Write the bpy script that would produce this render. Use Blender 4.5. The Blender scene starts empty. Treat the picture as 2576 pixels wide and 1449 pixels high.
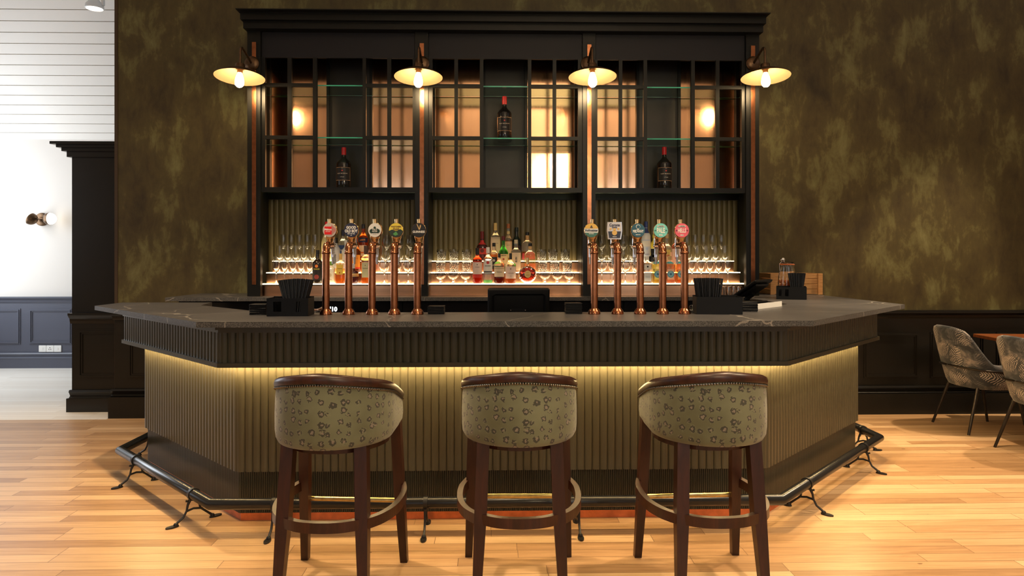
import bpy, math, random
from mathutils import Vector, Matrix
random.seed(7)
PI = math.pi
SC = bpy.context.scene
COL = SC.collection
# ------------------------------------------------------------------ camera, world, light, exposure
FPX, HZ, CAMH, PSI = 1717.0, 650.0, 1.42, math.radians(1.3)
cam_d = bpy.data.cameras.new('camera'); cam = bpy.data.objects.new('camera', cam_d); COL.objects.link(cam)
cam_d.sensor_width = 36.0; cam_d.lens = FPX / 2576 * 36.0
cam_d.shift_y = -(1449 / 2 - HZ) / 2576
cam_d.clip_start = 0.05
cam.location = (0, 0, CAMH); cam.rotation_euler = (PI / 2, 0, -PSI)
SC.camera = cam
w = bpy.data.worlds.new('sky_world'); SC.world = w; w.use_nodes = True
w.node_tree.nodes['Background'].inputs[0].default_value = (0.75, 0.85, 1.0, 1); w.node_tree.nodes['Background'].inputs[1].default_value = 0.6
SC.view_settings.view_transform = 'Standard'; SC.view_settings.look = 'None'
SC.view_settings.exposure = 0.0; SC.view_settings.gamma = 1.0
try: SC.view_settings.use_curve_mapping = False
except Exception: pass
cy = SC.cycles
cy.use_denoising = True; cy.max_bounces = 8; cy.diffuse_bounces = 3; cy.glossy_bounces = 4; cy.transmission_bounces = 8
cy.transparent_max_bounces = 6; cy.sample_clamp_indirect = 4.0; cy.blur_glossy = 0.5; cy.use_adaptive_sampling = True
cy.adaptive_threshold = 0.02

def lamp(name, kind, loc, energy, col, aim=None, **kw):
    d = bpy.data.lights.new(name, kind); d.energy = energy; d.color = col
    for k, v in kw.items(): setattr(d, k, v)
    o = bpy.data.objects.new(name, d); COL.objects.link(o); o.location = loc
    if aim is not None: o.rotation_euler = (Vector(aim) - Vector(loc)).to_track_quat('-Z', 'Y').to_euler()
    return o
WARM = (1.0, 0.74, 0.46); DAY = (0.86, 0.93, 1.0)
# ceiling track spots (the fixtures are built with the ceiling)
SPOTS = [((-2.1, 3.75, 4.35), (-2.5, 3.6, 0), 450, 88), ((-0.1, 2.1, 4.35), (-0.1, 3.2, 0), 170, 60), ((2.0, 3.5, 4.35), (2.2, 3.5, 0), 500, 62),
         ((5.05, 5.35, 4.35), (3.5, 4.95, 0), 660, 54), ((3.7, 2.6, 4.35), (2.3, 3.0, 0), 430, 70)]
for i, (p, a, e, ang) in enumerate(SPOTS):
    lamp('track_spot_light', 'SPOT', p, e, WARM, a, spot_size=math.radians(ang), spot_blend=0.35, shadow_soft_size=0.05)
# unseen uplight added to brighten the boarded ceiling mirrored in the copper
lamp('added_ceiling_uplight', 'SPOT', (1.12, -1.0, 3.45), 230, (1.0, 0.80, 0.56), (1.0, -1.3, 6.0), spot_size=math.radians(150), spot_blend=0.6, shadow_soft_size=0.15)
# daylight through the windows (window frames are built with the walls)
lamp('window_daylight', 'AREA', (-6.95, 7.75, 2.0), 90, DAY, (-1.0, 8.1, 1.4), shape='RECTANGLE', size=2.0, size_y=2.2)
lamp('window_daylight', 'AREA', (-6.95, 3.2, 2.0), 18, DAY, (0, 3.2, 1.2), shape='RECTANGLE', size=1.6, size_y=2.0)
lamp('window_daylight', 'AREA', (-2.6, -3.85, 2.0), 14, DAY, (-2.0, 4, 1.6), shape='RECTANGLE', size=1.6, size_y=2.2)
lamp('window_daylight', 'AREA', (3.0, -3.85, 2.0), 22, DAY, (2.8, 4, 1.8), shape='RECTANGLE', size=1.6, size_y=2.2)

# ------------------------------------------------------------------ helpers
SP, CP = math.sin(PSI), math.cos(PSI)
def PX(px, Y):                       # world x of a picture column on the plane at distance Y
    a = (px - 1288) / FPX
    return Y * (SP + a * CP) / (CP - a * SP)
def PZ(px, py, Y):                   # world height of a picture point on the plane at distance Y
    X = PX(px, Y); d = X * SP + Y * CP
    return CAMH - (py - HZ) / FPX * d
def FL(px, py, z=0.0):               # world point of a picture point on the level z
    d = FPX * (CAMH - z) / (py - HZ); r = (px - 1288) / FPX * d
    return (r * CP + d * SP, d * CP - r * SP)

def newmat(name):
    m = bpy.data.materials.new(name); m.use_nodes = True
    return m, m.node_tree.nodes, m.node_tree.links, m.node_tree.nodes['Principled BSDF']
def mat(name, col, rough=0.5, metal=0.0, trans=0.0, ior=1.45, emit=None, es=0.0, coat=0.0, spec=0.5, bump=0.0, bscale=200.0, var=0.0):
    m, N, L, b = newmat(name)
    b.inputs['Base Color'].default_value = (*col, 1); b.inputs['Roughness'].default_value = rough
    b.inputs['Metallic'].default_value = metal; b.inputs['Transmission Weight'].default_value = trans
    b.inputs['IOR'].default_value = ior; b.inputs['Coat Weight'].default_value = coat
    b.inputs['Specular IOR Level'].default_value = spec
    if emit: b.inputs['Emission Color'].default_value = (*emit, 1); b.inputs['Emission Strength'].default_value = es
    if bump or var:
        tc = N.new('ShaderNodeTexCoord'); n = N.new('ShaderNodeTexNoise'); n.inputs['Scale'].default_value = bscale; n.inputs['Detail'].default_value = 4
        L.new(tc.outputs['Object'], n.inputs['Vector'])
        if bump:
            bp = N.new('ShaderNodeBump'); bp.inputs['Strength'].default_value = bump; bp.inputs['Distance'].default_value = 0.002
            L.new(n.outputs['Fac'], bp.inputs['Height']); L.new(bp.outputs['Normal'], b.inputs['Normal'])
        if var:
            r = N.new('ShaderNodeValToRGB')
            r.color_ramp.elements[0].position = 0.3; r.color_ramp.elements[1].position = 0.7
            r.color_ramp.elements[0].color = (*[c * (1 - var) for c in col], 1); r.color_ramp.elements[1].color = (*[min(1, c * (1 + var)) for c in col], 1)
            L.new(n.outputs['Fac'], r.inputs['Fac']); L.new(r.outputs['Color'], b.inputs['Base Color'])
    return m
def ramp(N, stops):
    r = N.new('ShaderNodeValToRGB'); e = r.color_ramp.elements
    while len(e) < len(stops): e.new(0.5)
    for k, (p, c) in enumerate(stops):
        e[k].position = p; e[k].color = (*c, 1) if len(c) == 3 else c
    return r
def math_n(N, L, op, a, b=None, c=None):
    n = N.new('ShaderNodeMath'); n.operation = op
    for k, v in enumerate((a, b, c)):
        if v is None: continue
        if isinstance(v, (int, float)): n.inputs[k].default_value = v
        else: L.new(v, n.inputs[k])
    return n.outputs[0]
def mixc(N, L, fac, a, b, mode='MIX'):
    n = N.new('ShaderNodeMix'); n.data_type = 'RGBA'; n.blend_type = mode
    for sock, v in ((n.inputs[0], fac), (n.inputs[6], a), (n.inputs[7], b)):
        if isinstance(v, (int, float)): sock.default_value = v
        elif isinstance(v, tuple): sock.default_value = (*v, 1)
        else: L.new(v, sock)
    return n.outputs[2]
def mapping(N, L, coord, scale, rot=(0, 0, 0), loc=(0, 0, 0)):
    tc = N.new('ShaderNodeTexCoord'); mp = N.new('ShaderNodeMapping')
    mp.inputs['Scale'].default_value = scale; mp.inputs['Rotation'].default_value = rot; mp.inputs['Location'].default_value = loc
    L.new(tc.outputs[coord], mp.inputs['Vector']); return mp.outputs['Vector']
def noise(N, L, vec, scale, detail=4, rough=0.5, dist=0.0):
    n = N.new('ShaderNodeTexNoise'); n.inputs['Scale'].default_value = scale; n.inputs['Detail'].default_value = detail
    n.inputs['Roughness'].default_value = rough; n.inputs['Distortion'].default_value = dist
    L.new(vec, n.inputs['Vector']); return n.outputs['Fac']
def bump(N, L, b, h, strength, dist=0.003):
    n = N.new('ShaderNodeBump'); n.inputs['Strength'].default_value = strength; n.inputs['Distance'].default_value = dist
    L.new(h, n.inputs['Height']); L.new(n.outputs['Normal'], b.inputs['Normal'])

def floor_material(name, stops, rough, seam):
    m, N, L, b = newmat(name)
    v = mapping(N, L, 'Object', (1, 1, 1))
    br = N.new('ShaderNodeTexBrick'); br.offset = 0.37; br.offset_frequency = 3; br.inputs['Scale'].default_value = 1.0
    br.inputs['Brick Width'].default_value = 1.1; br.inputs['Row Height'].default_value = 0.083; br.inputs['Mortar Size'].default_value = 0.0017
    br.inputs['Mortar Smooth'].default_value = 0.1; br.inputs['Bias'].default_value = 0.0
    br.inputs['Color1'].default_value = (0, 0, 0, 1); br.inputs['Color2'].default_value = (1, 1, 1, 1); br.inputs['Mortar'].default_value = (0.5, 0.5, 0.5, 1)
    dv = N.new('ShaderNodeVectorMath'); dv.operation = 'ADD'; L.new(v, dv.inputs[0])
    L.new(dv.outputs[0], br.inputs['Vector'])
    sep = N.new('ShaderNodeSeparateXYZ'); L.new(v, sep.inputs[0])
    row = math_n(N, L, 'FLOOR', math_n(N, L, 'DIVIDE', sep.outputs[1], 0.083))
    cmb = N.new('ShaderNodeCombineXYZ'); L.new(math_n(N, L, 'MULTIPLY', row, 3.71), cmb.inputs[0]); L.new(cmb.outputs[0], dv.inputs[1])
    grain_v = N.new('ShaderNodeVectorMath'); grain_v.operation = 'MULTIPLY'; L.new(v, grain_v.inputs[0]); grain_v.inputs[1].default_value = (1.5, 22, 1)
    gv2 = N.new('ShaderNodeVectorMath'); gv2.operation = 'ADD'; L.new(grain_v.outputs[0], gv2.inputs[0])
    c2 = N.new('ShaderNodeCombineXYZ'); L.new(math_n(N, L, 'MULTIPLY', br.outputs['Color'], 9.0), c2.inputs[2]); L.new(c2.outputs[0], gv2.inputs[1])
    g = noise(N, L, gv2.outputs[0], 2.2, 6, 0.6, 0.6)
    mixf = math_n(N, L, 'ADD', math_n(N, L, 'MULTIPLY', br.outputs['Color'], 0.45), math_n(N, L, 'MULTIPLY', g, 0.6))
    r = ramp(N, stops); L.new(mixf, r.inputs['Fac'])
    kn = N.new('ShaderNodeTexVoronoi'); kn.inputs['Scale'].default_value = 1.0
    kv = mapping(N, L, 'Object', (2.2, 4.5, 1)); L.new(kv, kn.inputs['Vector'])
    knot = math_n(N, L, 'LESS_THAN', math_n(N, L, 'ADD', kn.outputs['Distance'], math_n(N, L, 'MULTIPLY', g, 0.06)), 0.072)
    c = mixc(N, L, math_n(N, L, 'MULTIPLY', knot, 0.75), r.outputs['Color'], (0.10, 0.045, 0.016))
    c = mixc(N, L, math_n(N, L, 'MULTIPLY', br.outputs['Fac'], seam), c, (0.12, 0.055, 0.02))
    L.new(c, b.inputs['Base Color']); b.inputs['Roughness'].default_value = rough
    bump(N, L, b, math_n(N, L, 'SUBTRACT', math_n(N, L, 'MULTIPLY', g, 0.2), br.outputs['Fac']), 0.25, 0.0015)
    return m
def wallpaper():
    m, N, L, b = newmat('mottled_olive_wallpaper')
    v = mapping(N, L, 'Object', (1, 1, 0.62))
    n1 = noise(N, L, v, 2.6, 3, 0.5, 0.2); n2 = noise(N, L, v, 5.5, 10, 0.68, 0.35)
    v2 = mapping(N, L, 'Object', (7, 7, 2.2)); n3 = noise(N, L, v2, 1.6, 7, 0.65, 0.8)
    f = math_n(N, L, 'ADD', math_n(N, L, 'MULTIPLY', n1, 0.50), math_n(N, L, 'ADD', math_n(N, L, 'MULTIPLY', n2, 0.50), math_n(N, L, 'MULTIPLY', n3, 0.28)))
    r = ramp(N, [(0.46, (0.032, 0.024, 0.010)), (0.58, (0.060, 0.045, 0.016)), (0.665, (0.078, 0.062, 0.021)), (0.70, (0.110, 0.096, 0.034)), (0.79, (0.165, 0.152, 0.062))])
    L.new(f, r.inputs['Fac']); L.new(r.outputs['Color'], b.inputs['Base Color'])
    b.inputs['Roughness'].default_value = 0.55; b.inputs['Specular IOR Level'].default_value = 0.35
    bump(N, L, b, n2, 0.08, 0.002); return m
def stone(name, edge=False):
    m, N, L, b = newmat(name)
    v = mapping(N, L, 'Object', (1, 1, 1))
    n1 = noise(N, L, v, 2.2, 6, 0.6, 0.5)
    sp = noise(N, L, v, 290.0 if edge else 260.0, 2, 0.5)
    base = ramp(N, [(0.35, (0.034, 0.034, 0.037)), (0.65, (0.078, 0.075, 0.077))]); L.new(n1, base.inputs['Fac'])
    if edge:
        s = ramp(N, [(0.42, (0.015, 0.015, 0.016)), (0.62, (0.125, 0.122, 0.115))])
    else:
        s = ramp(N, [(0.38, (0.036, 0.035, 0.038)), (0.66, (0.098, 0.095, 0.095))])
    L.new(sp, s.inputs['Fac'])
    c = mixc(N, L, 0.75 if edge else 0.5, base.outputs['Color'], s.outputs['Color'])
    wv = N.new('ShaderNodeTexVoronoi'); wv.feature = 'DISTANCE_TO_EDGE'; wv.inputs['Scale'].default_value = 0.95
    dn = N.new('ShaderNodeTexNoise'); dn.inputs['Scale'].default_value = 1.7; dn.inputs['Detail'].default_value = 5
    va = N.new('ShaderNodeVectorMath'); va.operation = 'ADD'; vs = N.new('ShaderNodeVectorMath'); vs.operation = 'SCALE'; vs.inputs[3].default_value = 0.55
    L.new(v, dn.inputs['Vector']); L.new(dn.outputs['Color'], vs.inputs[0]); L.new(v, va.inputs[0]); L.new(vs.outputs[0], va.inputs[1]); L.new(va.outputs[0], wv.inputs['Vector'])
    th = math_n(N, L, 'MULTIPLY', noise(N, L, v, 2.5, 2), 0.007)
    vein = math_n(N, L, 'LESS_THAN', wv.outputs['Distance'], th)
    c = mixc(N, L, math_n(N, L, 'MULTIPLY', vein, 0.42), c, (0.42, 0.38, 0.33))
    L.new(c, b.inputs['Base Color']); b.inputs['Roughness'].default_value = 0.62 if edge else 0.36
    bump(N, L, b, sp, 0.5 if edge else 0.08, 0.003 if edge else 0.0008); return m
def leopard():
    m, N, L, b = newmat('leopard_spot_velvet')
    tc = N.new('ShaderNodeTexCoord'); v = tc.outputs['UV']
    nz = N.new('ShaderNodeTexNoise'); nz.inputs['Scale'].default_value = 85; nz.inputs['Detail'].default_value = 5; L.new(v, nz.inputs['Vector'])
    sc = N.new('ShaderNodeVectorMath'); sc.operation = 'SCALE'; sc.inputs[3].default_value = 0.026; L.new(nz.outputs['Color'], sc.inputs[0])
    ad = N.new('ShaderNodeVectorMath'); ad.operation = 'ADD'; L.new(v, ad.inputs[0]); L.new(sc.outputs[0], ad.inputs[1])
    vo = N.new('ShaderNodeTexVoronoi'); vo.voronoi_dimensions = '2D'; vo.inputs['Scale'].default_value = 24.5; vo.inputs['Randomness'].default_value = 0.62; L.new(ad.outputs[0], vo.inputs['Vector'])
    vc = N.new('ShaderNodeSeparateColor'); L.new(vo.outputs['Color'], vc.inputs[0])
    size = math_n(N, L, 'ADD', 0.215, math_n(N, L, 'MULTIPLY', vc.outputs[0], 0.13))
    spot = math_n(N, L, 'LESS_THAN', vo.outputs['Distance'], size)
    core = math_n(N, L, 'LESS_THAN', vo.outputs['Distance'], math_n(N, L, 'MULTIPLY', size, math_n(N, L, 'ADD', 0.25, math_n(N, L, 'MULTIPLY', vc.outputs[1], 0.3))))
    halo = math_n(N, L, 'LESS_THAN', vo.outputs['Distance'], math_n(N, L, 'ADD', size, 0.05))
    big = noise(N, L, v, 5.0, 3)
    base = ramp(N, [(0.35, (0.112, 0.114, 0.060)), (0.65, (0.172, 0.182, 0.108))]); L.new(big, base.inputs['Fac'])
    c = mixc(N, L, math_n(N, L, 'MULTIPLY', halo, 0.35), base.outputs['Color'], (0.21, 0.21, 0.135))
    brk = math_n(N, L, 'GREATER_THAN', noise(N, L, v, 60.0, 2), 0.40)
    c = mixc(N, L, math_n(N, L, 'MULTIPLY', math_n(N, L, 'MULTIPLY', spot, brk), 0.85), c, (0.026, 0.025, 0.021))
    c = mixc(N, L, math_n(N, L, 'MULTIPLY', core, 0.85), c, (0.24, 0.20, 0.16))
    L.new(c, b.inputs['Base Color']); b.inputs['Roughness'].default_value = 0.8; b.inputs['Sheen Weight'].default_value = 0.25
    return m
def palm():
    m, N, L, b = newmat('palm_leaf_print_fabric')
    tc = N.new('ShaderNodeTexCoord'); uv = tc.outputs['UV']
    nz = N.new('ShaderNodeTexNoise'); nz.inputs['Scale'].default_value = 14; nz.inputs['Detail'].default_value = 3; L.new(uv, nz.inputs['Vector'])
    sc = N.new('ShaderNodeVectorMath'); sc.operation = 'SCALE'; sc.inputs[3].default_value = 0.045; L.new(nz.outputs['Color'], sc.inputs[0])
    ad = N.new('ShaderNodeVectorMath'); ad.operation = 'ADD'; L.new(uv, ad.inputs[0]); L.new(sc.outputs[0], ad.inputs[1]); v = ad.outputs[0]
    n = noise(N, L, uv, 8, 5, 0.6, 0.9)
    base = ramp(N, [(0.42, (0.018, 0.022, 0.028)), (0.54, (0.085, 0.085, 0.088)), (0.68, (0.29, 0.24, 0.22))]); L.new(n, base.inputs['Fac'])
    c = base.outputs['Color']
    for scale, thr, dark, freq in ((5.2, 0.25, (0.42, 0.36, 0.32), 330.0), (6.7, 0.12, (0.022, 0.025, 0.03), 380.0)):
        vo = N.new('ShaderNodeTexVoronoi'); vo.voronoi_dimensions = '2D'; vo.inputs['Scale'].default_value = scale; L.new(v, vo.inputs['Vector'])
        s3 = N.new('ShaderNodeSeparateColor'); L.new(vo.outputs['Color'], s3.inputs[0])
        ang = math_n(N, L, 'MULTIPLY', s3.outputs[0], 6.28)
        sv = N.new('ShaderNodeVectorMath'); sv.operation = 'SUBTRACT'; L.new(v, sv.inputs[0]); L.new(vo.outputs['Position'], sv.inputs[1])
        sp = N.new('ShaderNodeSeparateXYZ'); L.new(sv.outputs[0], sp.inputs[0])
        ca = math_n(N, L, 'COSINE', ang); sa = math_n(N, L, 'SINE', ang)
        u = math_n(N, L, 'ADD', math_n(N, L, 'MULTIPLY', sp.outputs[0], ca), math_n(N, L, 'MULTIPLY', sp.outputs[1], sa))
        q = math_n(N, L, 'ABSOLUTE', math_n(N, L, 'SUBTRACT', math_n(N, L, 'MULTIPLY', sp.outputs[1], ca), math_n(N, L, 'MULTIPLY', sp.outputs[0], sa)))
        ph = math_n(N, L, 'SINE', math_n(N, L, 'MULTIPLY', math_n(N, L, 'ADD', u, math_n(N, L, 'MULTIPLY', q, 0.9)), freq))
        leaf = math_n(N, L, 'GREATER_THAN', ph, math_n(N, L, 'MULTIPLY', q, 14.0))
        w_ = math_n(N, L, 'LESS_THAN', math_n(N, L, 'ADD', math_n(N, L, 'MULTIPLY', math_n(N, L, 'MULTIPLY', u, u), 110.0), math_n(N, L, 'MULTIPLY', math_n(N, L, 'MULTIPLY', q, q), 330.0)), 1.0)
        on = math_n(N, L, 'GREATER_THAN', s3.outputs[1], thr)
        c = mixc(N, L, math_n(N, L, 'MULTIPLY', math_n(N, L, 'MULTIPLY', leaf, w_), math_n(N, L, 'MULTIPLY', on, 0.9)), c, dark)
    L.new(c, b.inputs['Base Color']); b.inputs['Roughness'].default_value = 0.85; b.inputs['Sheen Weight'].default_value = 0.2
    return m
def grainwood(name, c0, c1, rough, scale=(3, 40, 3)):
    m, N, L, b = newmat(name)
    v = mapping(N, L, 'Object', scale); n = noise(N, L, v, 2.0, 6, 0.6, 0.8)
    r = ramp(N, [(0.3, c0), (0.7, c1)]); L.new(n, r.inputs['Fac']); L.new(r.outputs['Color'], b.inputs['Base Color'])
    b.inputs['Roughness'].default_value = rough; bump(N, L, b, n, 0.06, 0.001); return m
def copper_sheet(name, col, rough, vert=True):
    m, N, L, b = newmat(name)
    v = mapping(N, L, 'Object', (90, 90, 1.2) if vert else (1.2, 90, 90)); n = noise(N, L, v, 1.0, 4)
    v2 = mapping(N, L, 'Object', (2.0, 2.0, 2.0)); n2 = noise(N, L, v2, 1.0, 3)
    r = ramp(N, [(0.3, tuple(c * 0.86 for c in col)), (0.7, col)]); L.new(n2, r.inputs['Fac']); L.new(r.outputs['Color'], b.inputs['Base Color'])
    b.inputs['Metallic'].default_value = 1.0
    L.new(math_n(N, L, 'ADD', rough - 0.04, math_n(N, L, 'MULTIPLY', n, 0.08)), b.inputs['Roughness'])
    bump(N, L, b, math_n(N, L, 'ADD', n, math_n(N, L, 'MULTIPLY', n2, 6.0)), 0.10, 0.0007); return m

M = {}
M['floor'] = floor_material('oak_strip_floor', [(0.20, (0.29, 0.155, 0.070)), (0.5, (0.48, 0.29, 0.145)), (0.80, (0.65, 0.44, 0.25))], 0.36, 0.85)
M['floor_pale'] = floor_material('pale_limed_floor', [(0.2, (0.74, 0.68, 0.60)), (0.8, (0.84, 0.80, 0.73))], 0.45, 0.35)
M['wallpaper'] = wallpaper(); M['stone'] = stone('dark_grey_stone'); M['stone_edge'] = stone('rough_stone_edge', True)
M['leopard'] = leopard(); M['palm'] = palm()
M['mahogany'] = grainwood('dark_mahogany', (0.018, 0.0043, 0.0020), (0.056, 0.0138, 0.0052), 0.36, (14, 14, 2))
M['table_wood'] = grainwood('oiled_table_wood', (0.16, 0.045, 0.012), (0.30, 0.095, 0.025), 0.35, (3, 30, 3))
M['crate_wood'] = grainwood('pine_crate_wood', (0.36, 0.17, 0.05), (0.58, 0.32, 0.12), 0.55, (4, 4, 60))
M['copper_mirror'] = copper_sheet('brushed_copper_mirror', (0.90, 0.52, 0.30), 0.14)
M['copper_panel'] = copper_sheet('brushed_copper_panel', (0.80, 0.42, 0.23), 0.24, False)
M['copper'] = mat('polished_copper', (0.37, 0.145, 0.068), 0.2, 1.0, var=0.2, bscale=30)
M['copper_kick'] = mat('worn_copper_kickplate', (0.75, 0.24, 0.10), 0.38, 0.9, var=0.25, bscale=14)
M['black_paint'] = mat('black_green_paint', (0.0065, 0.0066, 0.0055), 0.36, spec=0.28, bump=0.05, bscale=120)
M['frieze'] = mat('blue_black_paint', (0.0115, 0.0115, 0.0155), 0.45, spec=0.28, bump=0.05, bscale=120)
M['niche'] = mat('dark_niche_panel', (0.014, 0.012, 0.009), 0.4, var=0.2, bscale=6)
M['bar_paint'] = mat('bronze_green_paint', (0.070, 0.062, 0.038), 0.30, bump=0.04, bscale=90)
M['bar_trim'] = mat('bronze_green_trim', (0.038, 0.0365, 0.024), 0.28)
M['flute_back'] = mat('olive_fluted_panel', (0.125, 0.098, 0.040), 0.42)
M['dark_wains'] = mat('dark_brown_black_paint', (0.0105, 0.0095, 0.008), 0.27, spec=0.4, bump=0.04, bscale=60)
M['grey_wains'] = mat('blue_grey_paint', (0.085, 0.092, 0.125), 0.35)
M['cream'] = mat('warm_white_plaster', (0.74, 0.70, 0.65), 0.8, bump=0.03, bscale=50)
M['white_board'] = mat('white_painted_boards', (0.82, 0.79, 0.74), 0.5)
M['groove'] = mat('board_gap_beige', (0.45, 0.40, 0.31), 0.8)
M['white_plastic'] = mat('white_plastic', (0.8, 0.8, 0.78), 0.35)
M['steel'] = mat('satin_steel', (0.62, 0.62, 0.62), 0.3, 1.0)
M['chrome'] = mat('chrome', (0.78, 0.78, 0.80), 0.08, 1.0)
M['rail_black'] = mat('black_powder_coat', (0.012, 0.012, 0.013), 0.25)
M['iron'] = mat('black_cast_iron', (0.010, 0.009, 0.009), 0.42, bump=0.15, bscale=160)
M['leg_metal'] = mat('dark_bronze_tube', (0.03, 0.022, 0.016), 0.3, 0.6)
M['brass'] = mat('worn_brass', (0.55, 0.40, 0.16), 0.28, 1.0, var=0.35, bscale=24)
M['gold'] = mat('gold_metal', (0.80, 0.55, 0.27), 0.22, 1.0)
M['bronze'] = mat('aged_bronze', (0.115, 0.068, 0.038), 0.35, 0.9, var=0.3, bscale=40)
M['shade_in'] = mat('cream_enamel', (0.13, 0.088, 0.046), 0.5)
M['bulb'] = mat('lit_bulb_glass', (1, 0.9, 0.7), 0.3, emit=(1.0, 0.70, 0.36), es=250)
M['opal'] = mat('lit_opal_globe', (0.9, 0.88, 0.84), 0.3, emit=(1.0, 0.86, 0.66), es=3.2)
M['globe'] = mat('lit_chandelier_globe', (1, 1, 1), 0.3, emit=(1.0, 0.80, 0.50), es=85)
M['spot_lens'] = mat('lit_spot_lens', (1, 1, 1), 0.3, emit=(1.0, 0.85, 0.65), es=12)
M['led'] = mat('warm_led_strip', (1, 1, 1), 0.5, emit=(1.0, 0.69, 0.31), es=150)
M['tier_light'] = mat('lit_acrylic_step', (1, 0.95, 0.85), 0.4, emit=(1.0, 0.76, 0.45), es=5.2)
M['black_plastic'] = mat('black_plastic', (0.0035, 0.0035, 0.004), 0.42, spec=0.2)
M['black_gloss'] = mat('black_gloss', (0.008, 0.008, 0.010), 0.15)
M['straw'] = mat('black_straw_plastic', (0.007, 0.007, 0.008), 0.3)
M['rubber'] = mat('orange_rubber', (0.65, 0.16, 0.04), 0.6)
M['nuts'] = mat('orange_snack_mix', (0.62, 0.17, 0.03), 0.6, var=0.4, bscale=90)
M['shelf_glass'] = mat('green_edged_glass', (0.62, 0.93, 0.83), 0.02, trans=1.0, ior=1.5)
M['shelf_edge'] = mat('green_glass_edge', (0.08, 0.58, 0.44), 0.12, trans=0.45, ior=1.5)
M['glass'] = mat('clear_glass', (0.98, 0.98, 0.97), 0.0, trans=1.0, ior=1.47)
M['wine_dark'] = mat('dark_wine_glass', (0.010, 0.008, 0.008), 0.06, coat=0.3)
M['digit'] = mat('lit_digit', (1, 1, 1), 0.5, emit=(0.85, 0.95, 1.0), es=2.5)
M['nail'] = mat('dark_nickel_nails', (0.24, 0.215, 0.18), 0.2, 1.0)

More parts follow.
